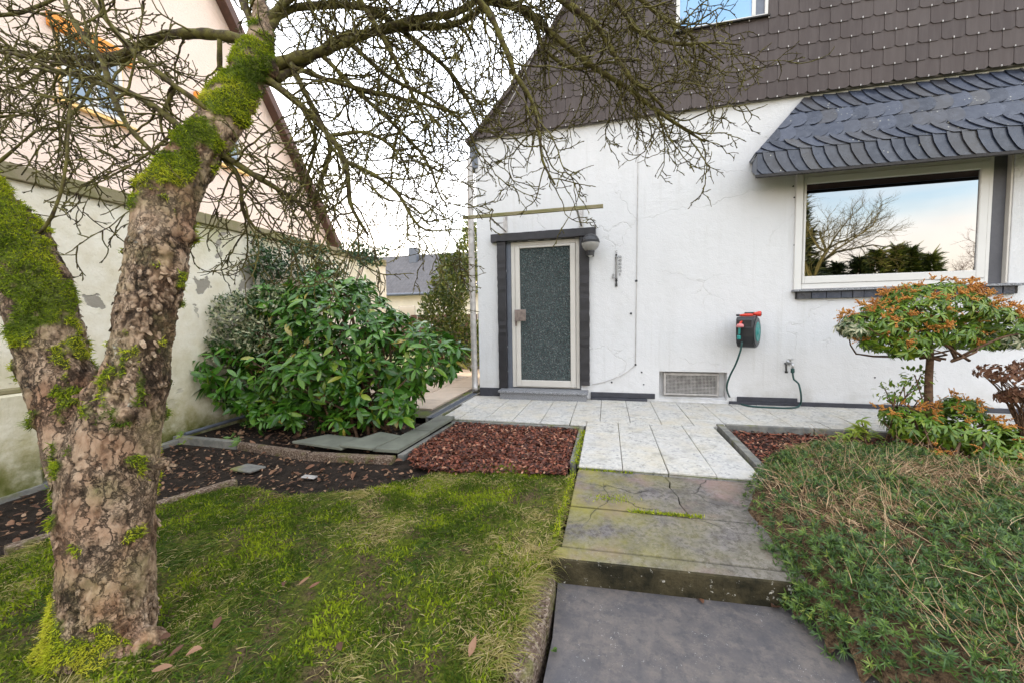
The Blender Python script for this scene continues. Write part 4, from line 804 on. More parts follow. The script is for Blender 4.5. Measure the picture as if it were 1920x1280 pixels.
# ------------------------------------------------------------------ lawn growth
def grass():
    P = RNG.uniform((-2.35, -5.2), (1.6, -2.4), (330000, 2)); P = P[inpoly(P[:, 0], P[:, 1], LAWN)]
    vis = (P[:, 1] > -4.62); P = P[vis]; ed = polydist(P[:, 0], P[:, 1], LAWN)
    tr = np.hypot(P[:, 0]+.12, P[:, 1]+4.25); P = P[tr > .2]; ed = ed[tr > .2]
    cl = fbm(np.c_[P*6.5, np.zeros(len(P))], 3); cl2 = fbm(np.c_[P*2.1+9, np.zeros(len(P))], 2); N = len(P)
    keep = RNG.random(N) < np.clip(.10+2.4*(cl-.34), .05, 1)*.85; P, ed, cl, cl2 = P[keep], ed[keep], cl[keep], cl2[keep]; N = len(P)
    z = lawnz(P[:, 0], P[:, 1]); a = RNG.uniform(0, 6.283, N); flow = fbm(np.c_[P*1.7+3, np.ones(N)], 2)*14
    a = np.where(RNG.random(N) < .6, flow+RNG.normal(0, .7, N), a); up = RNG.uniform(.35, 1.15, N)
    d = nrm(np.stack([np.cos(a), np.sin(a), up], 1)); sd = perp(d); bend = np.stack([np.cos(a)*.5, np.sin(a)*.5, -RNG.uniform(.25, .85, N)], 1)
    L = RNG.uniform(.018, .052, N)*(.6+.8*cl)*np.where(ed < .09, 1.35, 1)
    dry = np.clip(RNG.random(N)*.55+(cl2-.45)*1.1+np.where(ed < .10, .30, 0), 0, 1); dry = np.where(RNG.random(N) < .10+.55*np.clip((cl2-.42)*3, 0, 1), RNG.uniform(.62, 1, N), np.clip(dry*.9+RNG.normal(0, .14, N), 0, 1))
    V, F, ix = strips(np.c_[P, z-.004], d, sd, bend, L, RNG.uniform(.0024, .0054, N), [1, .85, .55, .1])
    return npmesh('grass', V, F, {'rnd': dry[ix]})
tag(link('grass', grass(), M['grass']), 'mossy green lawn grass with straw coloured tufts', kind='stuff')
def mossbits(P3, nn, L0, W0, name, mat, par, jit=.35, rlo=0., rhi=1., world=True):
    k = RNG.integers(0, len(P3), nn); return k
def lawn_moss():
    P = RNG.uniform((-2.3, -4.75), (1.6, -2.45), (200000, 2)); P = P[inpoly(P[:, 0], P[:, 1], LAWN)]; m = fbm(np.c_[P*4.2+20, np.zeros(len(P))], 3); P = P[RNG.random(len(P)) < np.clip((m-.40)*5, .05, 1)]; N = len(P); m2 = fbm(np.c_[P*7+3, np.zeros(N)], 3)
    d = nrm(np.array([0, 0, 1.0])+RNG.normal(0, .6, (N, 3))); V, F, ix = strips(np.c_[P, lawnz(P[:, 0], P[:, 1])-.002], d, perp(d), RNG.normal(0, .3, (N, 3)), RNG.uniform(.007, .022, N), RNG.uniform(.004, .009, N), [.7, 1, .2])
    return npmesh('moss', V, F, {'rnd': np.clip((m2-.5)*1.5+RNG.normal(.17, .18, N), 0, .5)[ix]})
tag(link('moss', lawn_moss(), M['moss']), 'low green moss carpet between the grass', kind='stuff')

def edge_tufts():
    n_ = 3000; t = RNG.random(n_); seg = np.array([(1.565, -2.5), (1.555, -3.42), (1.48, -3.62), (1.46, -4.0), (1.42, -4.5)]); s_ = t*(len(seg)-1); i = np.minimum(s_.astype(int), len(seg)-2); f = (s_-i)[:, None]; P = seg[i]*(1-f)+seg[i+1]*f+RNG.normal(0, .028, (n_, 2))-np.array([.015, 0])
    k = fbm(np.c_[P*9, np.zeros(n_)], 2) > .42; P = P[k]; N = len(P); a = RNG.normal(0, 1.0, N); d = nrm(np.c_[np.cos(a)*.8, np.sin(a)*.8, RNG.uniform(.2, .9, N)]); V, F, ix = strips(np.c_[P, lawnz(P[:, 0], P[:, 1])], d, perp(d), np.c_[RNG.normal(.2, .3, (N, 2)), -RNG.uniform(.5, 1.1, N)], RNG.uniform(.04, .095, N), RNG.uniform(.0016, .0034, N), [1, .9, .6, .1])
    return npmesh('dry_grass', V, F, {'rnd': np.clip(RNG.normal(.62, .2, N), 0, 1)[ix]})
tag(link('dry_grass', edge_tufts(), M['grass']), 'straw coloured grass tufts hanging over the path edge', kind='stuff')

# ------------------------------------------------------------------ old apple tree
tree = empty('apple_tree', (-.13, -4.25, terr1(0, -4.25)), 'old bare apple tree with forked mossy trunk on the lawn', 'tree')
OFF = lambda u: 1/math.sqrt(1+((u-960)/F_PX)**2)       # wide-angle stretch at the frame edge
def stem_tube(rows, n_=56, step=.02):
    A = spline([(*at(u, v, d_), r_*OFF(u)*.97) for u, v, d_, r_ in rows], step); return tube(A[:, :3], A[:, 3], n_)
tb = MB()
RS = [(196, 1330, 1.52, .27), (200, 1215, 1.53, .245), (203, 1150, 1.535, .225), (204, 1060, 1.54, .212), (204, 980, 1.55, .215), (206, 900, 1.56, .226), (212, 840, 1.57, .22), (232, 775, 1.575, .185), (256, 700, 1.585, .152), (267, 640, 1.59, .138), (280, 575, 1.60, .146), (291, 520, 1.62, .141), (298, 460, 1.64, .135), (308, 400, 1.67, .140), (338, 335, 1.72, .138), (385, 268, 1.78, .122), (432, 205, 1.84, .110), (468, 140, 1.92, .098), (488, 80, 2.0, .078), (492, 40, 2.04, .056), (482, -10, 2.07, .045), (462, -60, 2.1, .05)]
LS = [(190, 960, 1.57, .12), (168, 870, 1.575, .17), (142, 800, 1.58, .165), (118, 735, 1.585, .160), (98, 670, 1.595, .162), (84, 605, 1.61, .176), (64, 530, 1.63, .185), (28, 450, 1.66, .178), (-30, 370, 1.70, .150), (-85, 290, 1.74, .14), (-150, 215, 1.80, .12)]
tb.add(*stem_tube(RS)); tb.add(*stem_tube(LS))
def lump(u, v, d_, r_, sq=(1, 1, 1)):
    c = at(u, v, d_); r_ = r_*OFF(u)
    tb.lathe([(r_*math.cos(a), r_*math.sin(a)) for a in np.linspace(-1.5, 1.5, 9)], 20, c)
for q in [(304, 868, 1.55, .050), (312, 520, 1.60, .070), (345, 440, 1.67, .055), (240, 775, 1.48, .05), (75, 1245, 1.50, .12), (275, 1215, 1.50, .10), (125, 1220, 1.47, .12), (200, 1240, 1.44, .11), (180, 740, 1.54, .06), (505, 130, 1.95, .06)]: lump(*q)
me = bpy.data.meshes.new('trunk'); me.from_pydata(tb.v, [], tb.f); me.update(); tmp = bpy.data.objects.new('tmp', me); COL.objects.link(tmp)
md = tmp.modifiers.new('r', 'REMESH'); md.mode = 'VOXEL'; md.voxel_size = .0068; ms_ = tmp.modifiers.new('s', 'SMOOTH'); ms_.factor = .5; ms_.iterations = 22
bpy.context.view_layer.update(); dg = bpy.context.evaluated_depsgraph_get(); tm = bpy.data.meshes.new_from_object(tmp.evaluated_get(dg)); bpy.data.objects.remove(tmp)
nv_ = len(tm.vertices); co = np.empty(nv_*3, np.float32); tm.vertices.foreach_get('co', co); co = co.reshape(-1, 3).astype(float); no_ = np.empty(nv_*3, np.float32); tm.vertices.foreach_get('normal', no_); no_ = no_.reshape(-1, 3).astype(float)
MOSS = [(60, 535, 1.47, .19), (20, 460, 1.5, .17), (-20, 385, 1.56, .17), (100, 590, 1.49, .10), (40, 600, 1.47, .10), (-60, 320, 1.6, .16), (300, 345, 1.60, .105), (285, 385, 1.62, .075), (325, 310, 1.62, .10), (355, 268, 1.68, .09), (385, 250, 1.70, .085), (415, 205, 1.76, .095), (440, 165, 1.80, .10), (462, 125, 1.84, .11), (480, 95, 1.9, .10),
        (285, 487, 1.50, .036), (205, 772, 1.42, .040), (240, 790, 1.42, .03), (128, 622, 1.45, .045), (165, 660, 1.48, .055), (112, 738, 1.43, .026), (85, 1190, 1.40, .14), (45, 1240, 1.40, .16), (140, 1225, 1.36, .09), (230, 1215, 1.36, .07), (290, 1185, 1.40, .085), (200, 1260, 1.34, .12), (160, 770, 1.43, .035), (150, 860, 1.38, .03), (310, 1150, 1.46, .03), (255, 815, 1.42, .025), (265, 850, 1.42, .02)]
mossw = np.zeros(nv_); wob = (fbm(co*15, 4)-.5)*.22
for u, v, d_, r_ in MOSS:
    c = at(u, v, d_+.02); r_ = r_*(OFF(u)*.35+.65); mossw = np.maximum(mossw, np.clip((r_+wob*min(1, r_/.06)-np.linalg.norm(co-c, axis=1))/.028, 0, 1))
mossw = np.maximum(mossw, np.clip((fbm(co*np.array([16, 16, 11])+40, 4)-.635)*16, 0, 1)*(co[:, 2] > .25))
st3 = np.array([1, 1, .30]); f1, f2, cv_ = cellnoise((co+np.c_[fbm(co*9, 2), fbm(co*9+5, 2), fbm(co*9+9, 2)]*.05)*30*st3); plate = np.clip((f2-f1)*4.5, 0, 1)**.7
f1b, f2b, cvb = cellnoise((co+fbm(co*20, 2)[:, None]*.02)*68*st3); plateb = np.clip((f2b-f1b)*4, 0, 1)**.7
rough_ = np.clip((fbm(co*3.2+4, 3)-.36)*4.5, .34, 1)*np.clip(1.25-.30*np.clip((co[:, 2]-1.35)*3, 0, 3), .25, 1)
wrp = np.c_[fbm(co*11, 3), fbm(co*11+5, 3), fbm(co*11+9, 3)]*.16; rg = lambda s, k: np.clip(1-np.abs(2*fbm((co+wrp)*np.array([1, 1, k])*s+s, 4)-1)*5.5, 0, 1)
r1, r2 = rg(13, .22), rg(30, .4); h_ = 1-.62*r1-.34*r2-.30*(1-plate)*np.clip(fbm(co*5+2, 2)*4-1.6, 0, 1)-.12*(1-plateb)
disp = rough_*(h_-.8)*.015+(fbm(co*6, 3)-.5)*.03+(fbm(co*40, 2)-.5)*.006+mossw*.012*(.4+fbm(co*30, 2))
co2 = co+no_*disp[:, None]; tm.vertices.foreach_set('co', co2.astype(np.float32).ravel())
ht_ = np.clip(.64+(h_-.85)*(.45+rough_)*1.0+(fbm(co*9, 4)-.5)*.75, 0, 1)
for nm, a in (('moss', mossw), ('ht', ht_)):
    q = tm.attributes.new(nm, 'FLOAT', 'POINT'); q.data.foreach_set('value', a.astype(np.float32))
tm.polygons.foreach_set('use_smooth', np.ones(len(tm.polygons), bool)); tm.update(); tm.materials.clear()
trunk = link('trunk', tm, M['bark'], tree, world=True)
# moss tufts on the trunk
iv = np.nonzero((RNG.random(nv_) < mossw**1.5) & (co[:, 1] < -3.3))[0]; k = iv[RNG.integers(0, len(iv), 46000)]; N = len(k)
cl = fbm(co[k]*22, 2); d = nrm(no_[k]+RNG.normal(0, .55, (N, 3))+np.array([0, 0, .25])); L = RNG.uniform(.005, .015, N)*(.45+1.1*cl)
V, F, ix = strips(co2[k]+RNG.normal(0, .003, (N, 3)), d, perp(d), RNG.normal(0, .4, (N, 3))+np.array([0, 0, -.3]), L, RNG.uniform(.0018, .0042, N), [.8, 1, .25])
tone = np.clip(fbm(co[k]*7+3, 3)*1.8-.36+RNG.normal(0, .14, N)+np.where(co[k][:, 2] < .15, .22, 0)-np.where(co[k][:, 0] > -.15, .12, 0), 0, 1)
tag(link('moss', npmesh('moss', V, F, {'rnd': tone[ix]}), M['moss'], tree, world=True), kind='stuff')
# loose bark flakes lifting off the trunk edge
iv = np.nonzero((rough_ > .5) & (mossw < .1) & (plate > .5) & (co[:, 2] < 1.5) & (co[:, 1] < -4.1))[0]; k = iv[RNG.integers(0, len(iv), 500)]; N = len(k)
d = nrm(np.cross(no_[k], RNG.normal(size=(N, 3)))*.6+np.array([0, 0, -1.0])); sd = nrm(np.cross(d, no_[k])); V, F, ix = strips(co2[k]+no_[k]*.002, d, sd, no_[k]*.35, RNG.uniform(.012, .035, N), RNG.uniform(.008, .02, N), [.8, 1, .5])
fl = link('bark_flakes', npmesh('bark_flakes', V, F), M['bark'], tree, world=True); tag(fl, kind='stuff')
for nm in ('ht',):
    q = fl.data.attributes.new(nm, 'FLOAT', 'FACE'); q.data.foreach_set('value', RNG.uniform(.3, .95, len(F)).astype(np.float32))

# limbs: photograph points with the depth of each, radius in metres
PXM = lambda w, d_: w*.5*d_/F_PX
LIMBS = [
 [(488, 85, 2.0, 26), (440, 72, 2.0, 24), (380, 64, 2.02, 23), (300, 68, 2.05, 22), (255, 92, 2.06, 20), (200, 106, 2.08, 18), (110, 108, 2.12, 16), (30, 95, 2.2, 12), (-60, 60, 2.3, 8)],
 [(262, 88, 2.06, 16), (225, 115, 2.1, 15), (170, 125, 2.15, 13), (110, 120, 2.2, 11), (75, 140, 2.25, 9), (45, 160, 2.3, 8), (-20, 176, 2.4, 5)],
 [(350, 252, 1.72, 18), (318, 222, 1.72, 17), (280, 194, 1.72, 16), (240, 172, 1.73, 14), (195, 160, 1.75, 12), (140, 142, 1.78, 10), (75, 130, 1.82, 9), (0, 100, 1.88, 7)],
 [(305, 305, 1.66, 12), (270, 270, 1.62, 12), (240, 238, 1.6, 12), (215, 190, 1.58, 13), (190, 112, 1.58, 14), (150, 62, 1.6, 13), (125, 14, 1.62, 11), (112, -40, 1.66, 9)],
 [(395, 212, 1.74, 12), (362, 185, 1.7, 12), (325, 160, 1.68, 13), (280, 122, 1.66, 14), (245, 92, 1.66, 14), (200, 37, 1.68, 13), (168, -10, 1.7, 11), (140, -70, 1.75, 8)],
 [(75, 438, 1.52, 9), (98, 405, 1.5, 9), (118, 345, 1.5, 8), (126, 280, 1.5, 7), (130, 210, 1.52, 6), (132, 130, 1.55, 4)],
 [(505, 125, 1.98, 26), (545, 112, 2.0, 24), (600, 98, 2.05, 20), (650, 78, 2.1, 17), (715, 55, 2.15, 15), (790, 35, 2.2, 13), (862, 22, 2.25, 12), (920, -20, 2.3, 10)],
 [(515, 150, 1.98, 20), (560, 125, 2.05, 17), (640, 70, 2.15, 14), (700, 62, 2.2, 13), (760, 52, 2.25, 13), (830, 50, 2.3, 12), (880, 30, 2.35, 10), (930, -10, 2.4, 8)],
 [(480, 70, 2.02, 20), (520, 20, 2.05, 18), (600, -60, 2.1, 16), (740, -80, 2.2, 15), (840, -40, 2.26, 14), (912, 0, 2.3, 14), (976, 16, 2.32, 13), (1040, 70, 2.34, 12), (1092, 112, 2.36, 11), (1138, 144, 2.38, 10), (1174, 165, 2.4, 9), (1231, 210, 2.42, 8), (1288, 246, 2.44, 6), (1320, 268, 2.45, 4)],
 [(740, -80, 2.2, 15), (820, -75, 2.2, 15), (900, -55, 2.2, 15), (1000, -40, 2.22, 14), (1050, 0, 2.24, 14), (1085, 26, 2.26, 13), (1110, 46, 2.28, 12), (1130, 72, 2.3, 10), (1145, 98, 2.3, 9), (1164, 128, 2.32, 8), (1182, 155, 2.34, 7), (1204, 168, 2.36, 6), (1240, 205, 2.4, 5)],
 [(600, -60, 2.1, 14), (740, -78, 2.05, 14), (860, -40, 2.0, 14), (896, 0, 2.02, 13), (922, 34, 2.04, 12), (940, 75, 2.06, 11), (958, 118, 2.1, 10), (966, 142, 2.12, 9), (988, 172, 2.14, 8), (1004, 205, 2.16, 7), (1013, 258, 2.18, 6), (1018, 305, 2.2, 5), (1040, 350, 2.2, 4)],
 [(465, 135, 1.93, 22), (500, 150, 1.94, 18), (532, 172, 1.95, 16), (575, 208, 1.98, 14), (612, 248, 2.0, 12), (640, 285, 2.02, 11), (652, 330, 2.04, 10), (656, 378, 2.06, 9), (672, 412, 2.08, 7), (690, 440, 2.1, 5)],
 [(646, 302, 2.03, 9), (700, 328, 2.06, 8), (745, 362, 2.1, 7), (772, 408, 2.12, 6), (798, 432, 2.14, 4), (850, 430, 2.18, 2.5)],
 [(545, 118, 2.0, 14), (572, 175, 2.04, 12), (598, 225, 2.08, 11), (618, 280, 2.12, 9), (600, 345, 2.16, 7), (590, 385, 2.2, 5)],
 [(385, 275, 1.78, 16), (440, 305, 1.82, 14), (478, 330, 1.85, 13), (510, 348, 1.88, 11), (560, 380, 1.95, 8), (590, 420, 2.0, 5)],
 [(400, 285, 1.80, 12), (440, 318, 1.84, 10), (452, 355, 1.86, 9), (455, 392, 1.9, 8), (480, 430, 1.95, 6), (500, 445, 2.0, 4)],
 [(486, 60, 2.03, 20), (462, 20, 2.06, 18), (440, -30, 2.1, 16), (380, -90, 2.15, 12)],
 [(412, 75, 2.0, 12), (412, 130, 2.04, 11), (414, 175, 2.08, 9), (405, 240, 2.1, 6)],
 [(500, 60, 2.02, 16), (540, 20, 2.1, 15), (620, 10, 2.2, 13), (700, 20, 2.25, 12), (770, 70, 2.3, 10), (840, 130, 2.35, 8), (880, 190, 2.4, 6), (905, 250, 2.45, 4)],
 [(520, 20, 2.05, 13), (580, -25, 2.02, 12), (640, -40, 2.0, 12), (700, 40, 2.05, 10), (740, 110, 2.1, 9), (770, 170, 2.14, 7), (800, 230, 2.18, 5), (815, 290, 2.2, 3)],
 [(900, -55, 2.2, 13), (1000, -75, 2.22, 12), (1100, -60, 2.25, 12), (1160, 10, 2.3, 10), (1200, 60, 2.34, 9), (1260, 80, 2.38, 7), (1340, 78, 2.44, 4), (1385, 82, 2.46, 2.5)],
 [(912, 0, 2.3, 10), (960, 12, 2.31, 9), (1000, 30, 2.3, 9), (1020, 90, 2.34, 8), (1075, 130, 2.38, 6), (1130, 120, 2.4, 5), (1200, 115, 2.45, 3)],
 [(1000, -40, 2.22, 11), (1060, -60, 2.26, 10), (1120, -50, 2.3, 10), (1190, -10, 2.34, 9), (1240, 30, 2.38, 8), (1290, 60, 2.4, 6), (1320, 90, 2.42, 4), (1360, 120, 2.44, 2.5)],
 [(-80, 20, 1.9, 14), (0, 30, 1.9, 12), (60, 20, 1.92, 10), (150, -20, 1.95, 8)],
 [(-90, 130, 1.7, 12), (-20, 98, 1.7, 11), (60, 110, 1.72, 10), (100, 130, 1.74, 9), (190, 148, 1.76, 6), (260, 180, 1.78, 4)],
 [(600, 100, 2.06, 10), (680, 180, 2.1, 9), (740, 232, 2.14, 7), (800, 300, 2.2, 5), (828, 372, 2.24, 3)],
 [(660, 85, 2.12, 10), (730, 145, 2.16, 8), (800, 180, 2.2, 7), (868, 230, 2.26, 5), (902, 292, 2.3, 3)],
 [(545, 125, 2.0, 10), (640, 158, 2.06, 9), (760, 188, 2.14, 7), (862, 215, 2.2, 4)],
 [(560, 190, 2.0, 9), (590, 260, 2.05, 8), (575, 330, 2.1, 6), (540, 385, 2.12, 4)],
 [(620, 255, 2.02, 8), (690, 250, 2.08, 7), (750, 290, 2.14, 5), (770, 340, 2.18, 3)],
 [(395, 230, 1.78, 10), (330, 250, 1.74, 8), (260, 300, 1.72, 6), (190, 340, 1.72, 4), (150, 352, 1.72, 2.5)],
 [(330, 160, 1.7, 9), (300, 230, 1.72, 7), (320, 300, 1.75, 5), (290, 350, 1.78, 3)],
 [(200, 110, 2.08, 9), (150, 200, 2.0, 7), (90, 260, 1.95, 5), (40, 330, 1.92, 3)],
 [(-40, 330, 1.62, 10), (5, 300, 1.62, 9), (40, 270, 1.62, 7), (90, 235, 1.64, 5), (150, 225, 1.66, 3)],
]
twigV, twigF, nvt = [], [], 0
def add_twig(P, r, n_):
    global nvt
    V, F = tube(P, r, n_, False); twigV.append(V); twigF.append(np.array(F)+nvt); nvt += len(V)
def walk(p, d, L, step, wander, grav, upturn=0.0):
    out = [p]; m = max(2, int(L/step)); p = np.array(p); d = np.array(d)
    for i in range(m):
        d = d+RNG.normal(0, wander, 3)+np.array([0, 0, grav+upturn*i/m]); d /= np.linalg.norm(d); p = p+d*step; out.append(p)
    return np.array(out)
def spurs(P, r, dens):
    L = len(P)
    for i in range(1, L-1):
        if RNG.random() < dens:
            t = P[i]-P[i-1]; d = nrm(np.cross(t, RNG.normal(size=3))+t*6); l_ = RNG.uniform(.009, .026)
            add_twig(np.array([P[i], P[i]+d*l_*.7, P[i]+d*l_]), [.0022, .0027, .0010], 3)
def twig3(P, scale=1.0):
    add_twig(P, np.linspace(.0033, .0020, len(P))*scale, 3); spurs(P, .0014, .6)
def shoots(P, R, lo, gap, Lr, depth_bias):
    s = 0; acc = np.linalg.norm(np.diff(P, axis=0), axis=1)
    for i in range(1, len(P)-1):
        s += acc[i]
        if i/len(P) < lo or s < gap: continue
        s = RNG.uniform(-.5, .2)*gap; t = nrm(P[i+1]-P[i-1]); q = nrm(np.cross(t, RNG.normal(size=3))); d = nrm(t*RNG.uniform(.2, 1.0)+q*RNG.uniform(.6, 1.2)+np.array([0, 0, -.10]))
        L = RNG.uniform(*Lr); B = walk(P[i], d, L, .028, .17, -.055, .10); rr = min(.0056, R[i]*.6)
        add_twig(B, np.linspace(rr, .0022, len(B)), 5); spurs(B, rr, .55)
        for j in range(2, len(B)-1):
            if RNG.random() < .46:
                t2 = nrm(B[j]-B[j-1]); d2 = nrm(t2*.7+nrm(np.cross(t2, RNG.normal(size=3)))+np.array([0, 0, -.05])); C_ = walk(B[j], d2, RNG.uniform(.05, .24), .02, .20, -.02, .05); twig3(C_)
                for m_ in range(2, len(C_)-1):
                    if RNG.random() < .18: t3 = nrm(C_[m_]-C_[m_-1]); twig3(walk(C_[m_], nrm(t3*.6+nrm(np.cross(t3, RNG.normal(size=3)))), RNG.uniform(.03, .10), .016, .2, 0), .8)
for i, rows in enumerate(LIMBS):
    A = spline([(*at(u, v, d_), PXM(w_, d_)*OFF(u)) for u, v, d_, w_ in rows], .035); P = A[:, :3]+np.cumsum(RNG.normal(0, .0012, (len(A), 3)), 0)*np.linspace(0, 1, len(A))[:, None]; R = np.maximum(A[:, 3], .002)
    R = R*(1+.10*np.sin(np.arange(len(R))*1.9+i)+RNG.normal(0, .05, len(R))); V, F = tube(P, R, 9)
    MB().add(V, F).build('branch', M['twig'], tree, smooth=True, world=True)
    shoots(P, R, .10 if i > 4 else .15, .1 if i == 5 else (.05 if rows[len(rows)//2][0] < 300 else .027), (.16, .70) if i != 5 else (.10, .25), 0); 
V = np.vstack(twigV); F = np.vstack([f for f in twigF]); tag(link('twigs', npmesh('twigs', V, F, smooth=True), M['twig'], tree, world=True), kind='stuff')
print('twigs', len(F))

# ------------------------------------------------------------------ shrubs
def blob_points(blobs, n_, inner=.0):
    """points and outward normals on a union of ellipsoids (centre, radii)"""
    c = np.array([b[0] for b in blobs]); r = np.array([b[1] for b in blobs]); w = (r[:, 0]*r[:, 1]*r[:, 2])**(2/3); k = RNG.choice(len(blobs), n_*3, p=w/w.sum())
    u = rand_unit(n_*3); s = 1-inner*RNG.random(n_*3)**1.5; P = c[k]+u*r[k]*s[:, None]; nn = nrm(u/r[k]); ok = np.ones(len(P), bool)
    for j in range(len(blobs)): ok &= (j == k) | ((((P-c[j])/r[j])**2).sum(1) > .72)
    P, nn = P[ok][:n_], nn[ok][:n_]; return P, nn
def bush_stems(base, P, n_, par, mat='stem', r0=.02, name='stem', nseg=7):
    b = MB()
    for p in P[RNG.choice(len(P), n_)]:
        b0 = np.array(base)+np.r_[RNG.normal(0, .10, 2), 0]; mid = (b0+p)/2+RNG.normal(0, .06, 3); b.tube(spline([b0, mid, p], .12), np.linspace(r0, .004, len(spline([b0, mid, p], .12))), 5)
    return b.build(name, M[mat], par, smooth=True, world=True)
# rhododendron
rh = empty('rhododendron', (-1.0, -1.75, -.05), 'large glossy green rhododendron bush left of the door', 'bush')
cR = lambda u, v, d_: at(u, v, d_)
RB = [(cR(570, 690, 4.3), (.66, .55, .46)), (cR(480, 715, 4.3), (.46, .42, .34)), (cR(650, 630, 4.2), (.60, .6, .62)), (cR(750, 660, 4.1), (.50, .5, .42)), (cR(790, 670, 4.0), (.36, .38, .28)), (cR(610, 570, 4.35), (.40, .45, .42)), (cR(410, 680, 4.2), (.24, .26, .20)), (cR(700, 740, 3.95), (.34, .34, .26)), (cR(610, 690, 4.0), (.55, .42, .38)), (cR(750, 750, 3.9), (.20, .22, .20)), (cR(560, 770, 4.0), (.30, .25, .16)), (cR(832, 665, 3.95), (.22, .26, .18)), (cR(520, 775, 4.1), (.30, .25, .15)), (cR(650, 785, 3.95), (.30, .22, .12)), (cR(525, 570, 4.55), (.34, .36, .24)), (cR(640, 545, 4.4), (.36, .36, .26))]
P, nn = blob_points(RB, 1150, .35); ok = P[:, 2] > .03; P, nn = P[ok], nn[ok]
lw, lsc, lR, lp_ = [], [], [], []
for p, q in zip(P, nn):
    ax = nrm(q*.75+np.array([0, 0, .65])+RNG.normal(0, .22, 3)); a0 = RNG.uniform(0, 6.28); m = RNG.integers(4, 10); t1 = nrm(np.cross(ax, RNG.normal(size=3))); t2 = np.cross(ax, t1)
    sz = RNG.uniform(.08, .17)
    for i in range(m):
        a = a0+i*2*math.pi/m+RNG.normal(0, .18); o_ = t1*math.cos(a)+t2*math.sin(a); d = nrm(o_+ax*RNG.uniform(-.5, .7)+np.array([0, 0, -.15])); up = nrm(ax*1.2+RNG.normal(0, .28, 3))
        lp_.append(p+o_*.006); lR.append(frames(d[None], up[None])[0]); lsc.append(sz*RNG.uniform(.55, 1.15))
lp_, lR, lsc = np.array(lp_), np.array(lR), np.array(lsc); LT = leaf_template(((0, .10), (.15, .55), (.42, 1.0), (.70, .88), (.90, .45), (1, .05)), .16, .16, .33)
view = np.linalg.norm(lp_-CAM, axis=1); facing = np.abs(np.einsum('ij,ij->i', lR[:, :, 2], nrm(CAM-lp_))); depth_in = np.min([np.linalg.norm((lp_-b[0])/b[1], axis=1) for b in RB], 0)
front = (nrm(lp_-cR(600, 650, 4.3))@nrm(CAM-cR(600, 650, 4.3))); score = lsc*facing*(front > .15)*(depth_in > .88)*np.clip(6-view, .1, 3); big = np.argsort(-score)[:290]; restm = np.ones(len(lp_), bool); restm[big] = False
V, F, ix = scatter(LT, lp_[restm], lR[restm], lsc[restm]); rn = np.clip(RNG.normal(.45, .25, restm.sum()), 0, 1)
tag(link('foliage', npmesh('foliage', V, F, {'rnd': rn[ix]}, True), M['rhodo'], rh, world=True), kind='stuff')
lme = npmesh('leaf', *LT, smooth=True); wl = Vector(wloc(rh))
for i in big:
    o = link('leaf', lme, M['rhodo1'], rh); o.matrix_basis = Matrix.Translation(Vector(lp_[i])-wl) @ (Matrix([list(r_) for r_ in lR[i]]).to_4x4()) @ Matrix.Scale(float(lsc[i]), 4)
k = RNG.choice(len(P), 150); bp_ = np.repeat(P[k]+nn[k]*.015, 9, 0); N = len(bp_); d = nrm(np.repeat(nn[k], 9, 0)*.6+RNG.normal(0, .5, (N, 3))+np.array([0, 0, .4])); V, F, ix = strips(bp_, d, perp(d), RNG.normal(0, .3, (N, 3)), RNG.uniform(.012, .032, N), RNG.uniform(.006, .011, N), [.6, 1, .3])
tag(link('seed_heads', npmesh('seed_heads', V, F, {'rnd': RNG.random(N)[ix]}), M['bud'], rh, world=True), kind='stuff')
for j in range(5): bush_stems((-1.15+.18*j, -1.72+.05*(j % 2), -.06), P[P[:, 2] > .35], 9, rh, r0=.018)

def leafy(name, base, label, cat, blobs, n_, sz, tmpl, mat, stem_n=12, inner=.5, upb=.35, rmean=.45, rsd=.25, group=None, stem_r=.012, cull=None):
    t = empty(name, base, label, cat, group); P, nn = blob_points(blobs, n_, inner); P = P+RNG.normal(0, .02, P.shape)
    P_ = P; q = nn
    d = nrm(q*.7+RNG.normal(0, .65, P.shape)+np.array([0, 0, upb])); up = nrm(q+RNG.normal(0, .4, P.shape)+np.array([0, 0, .6])); V, F, ix = scatter(tmpl, P_, frames(d, up), RNG.uniform(*sz, len(P_)))
    cl = fbm(P_*5, 2); rn = np.clip(RNG.normal(rmean, rsd, len(P_))+(cl-.5)*.4, 0, 1)
    tag(link('foliage', npmesh('foliage', V, F, {'rnd': rn[ix]}, True), M[mat], t, world=True), kind='stuff')
    if stem_n: bush_stems(base, P, stem_n, t, r0=stem_r)
    return t, P, nn
SM = leaf_template(((0, .15), (.4, 1.0), (.8, .6), (1, .05)), .2, .1, .5); LN = leaf_template(((0, .2), (.3, .9), (.6, 1.0), (1, .05)), .15, .25, .24)
def spray(c, r, n_): return [(np.array(c)+RNG.normal(0, 1, 3)*np.array(r)*.75, np.array(r)*RNG.uniform(.28, .5)) for _ in range(n_)]
HB = spray(cR(425, 510, 4.9), (.30, .25, .34), 9)+spray(cR(560, 490, 5.1), (.42, .3, .26), 10)+spray(cR(660, 485, 5.2), (.38, .3, .20), 9)+spray(cR(395, 600, 4.7), (.16, .2, .16), 3)
HB = [(np.array([max(c[0], -2.28), c[1], min(c[2], 2.05)]), r) for c, r in HB]
leafy('holly_shrub', (-1.9, -1.0, -.05), 'tall thin dark green shrub behind the rhododendron by the garden wall', 'bush', HB, 3000, (.035, .062), SM, 'holly', 26, .8)
EB = [(cR(450, 590, 4.4), (.34, .3, .24)), (cR(520, 575, 4.5), (.38, .3, .22)), (cR(430, 650, 4.35), (.24, .25, .22)), (cR(405, 610, 4.4), (.2, .2, .2)), (cR(500, 630, 4.3), (.3, .28, .2))]
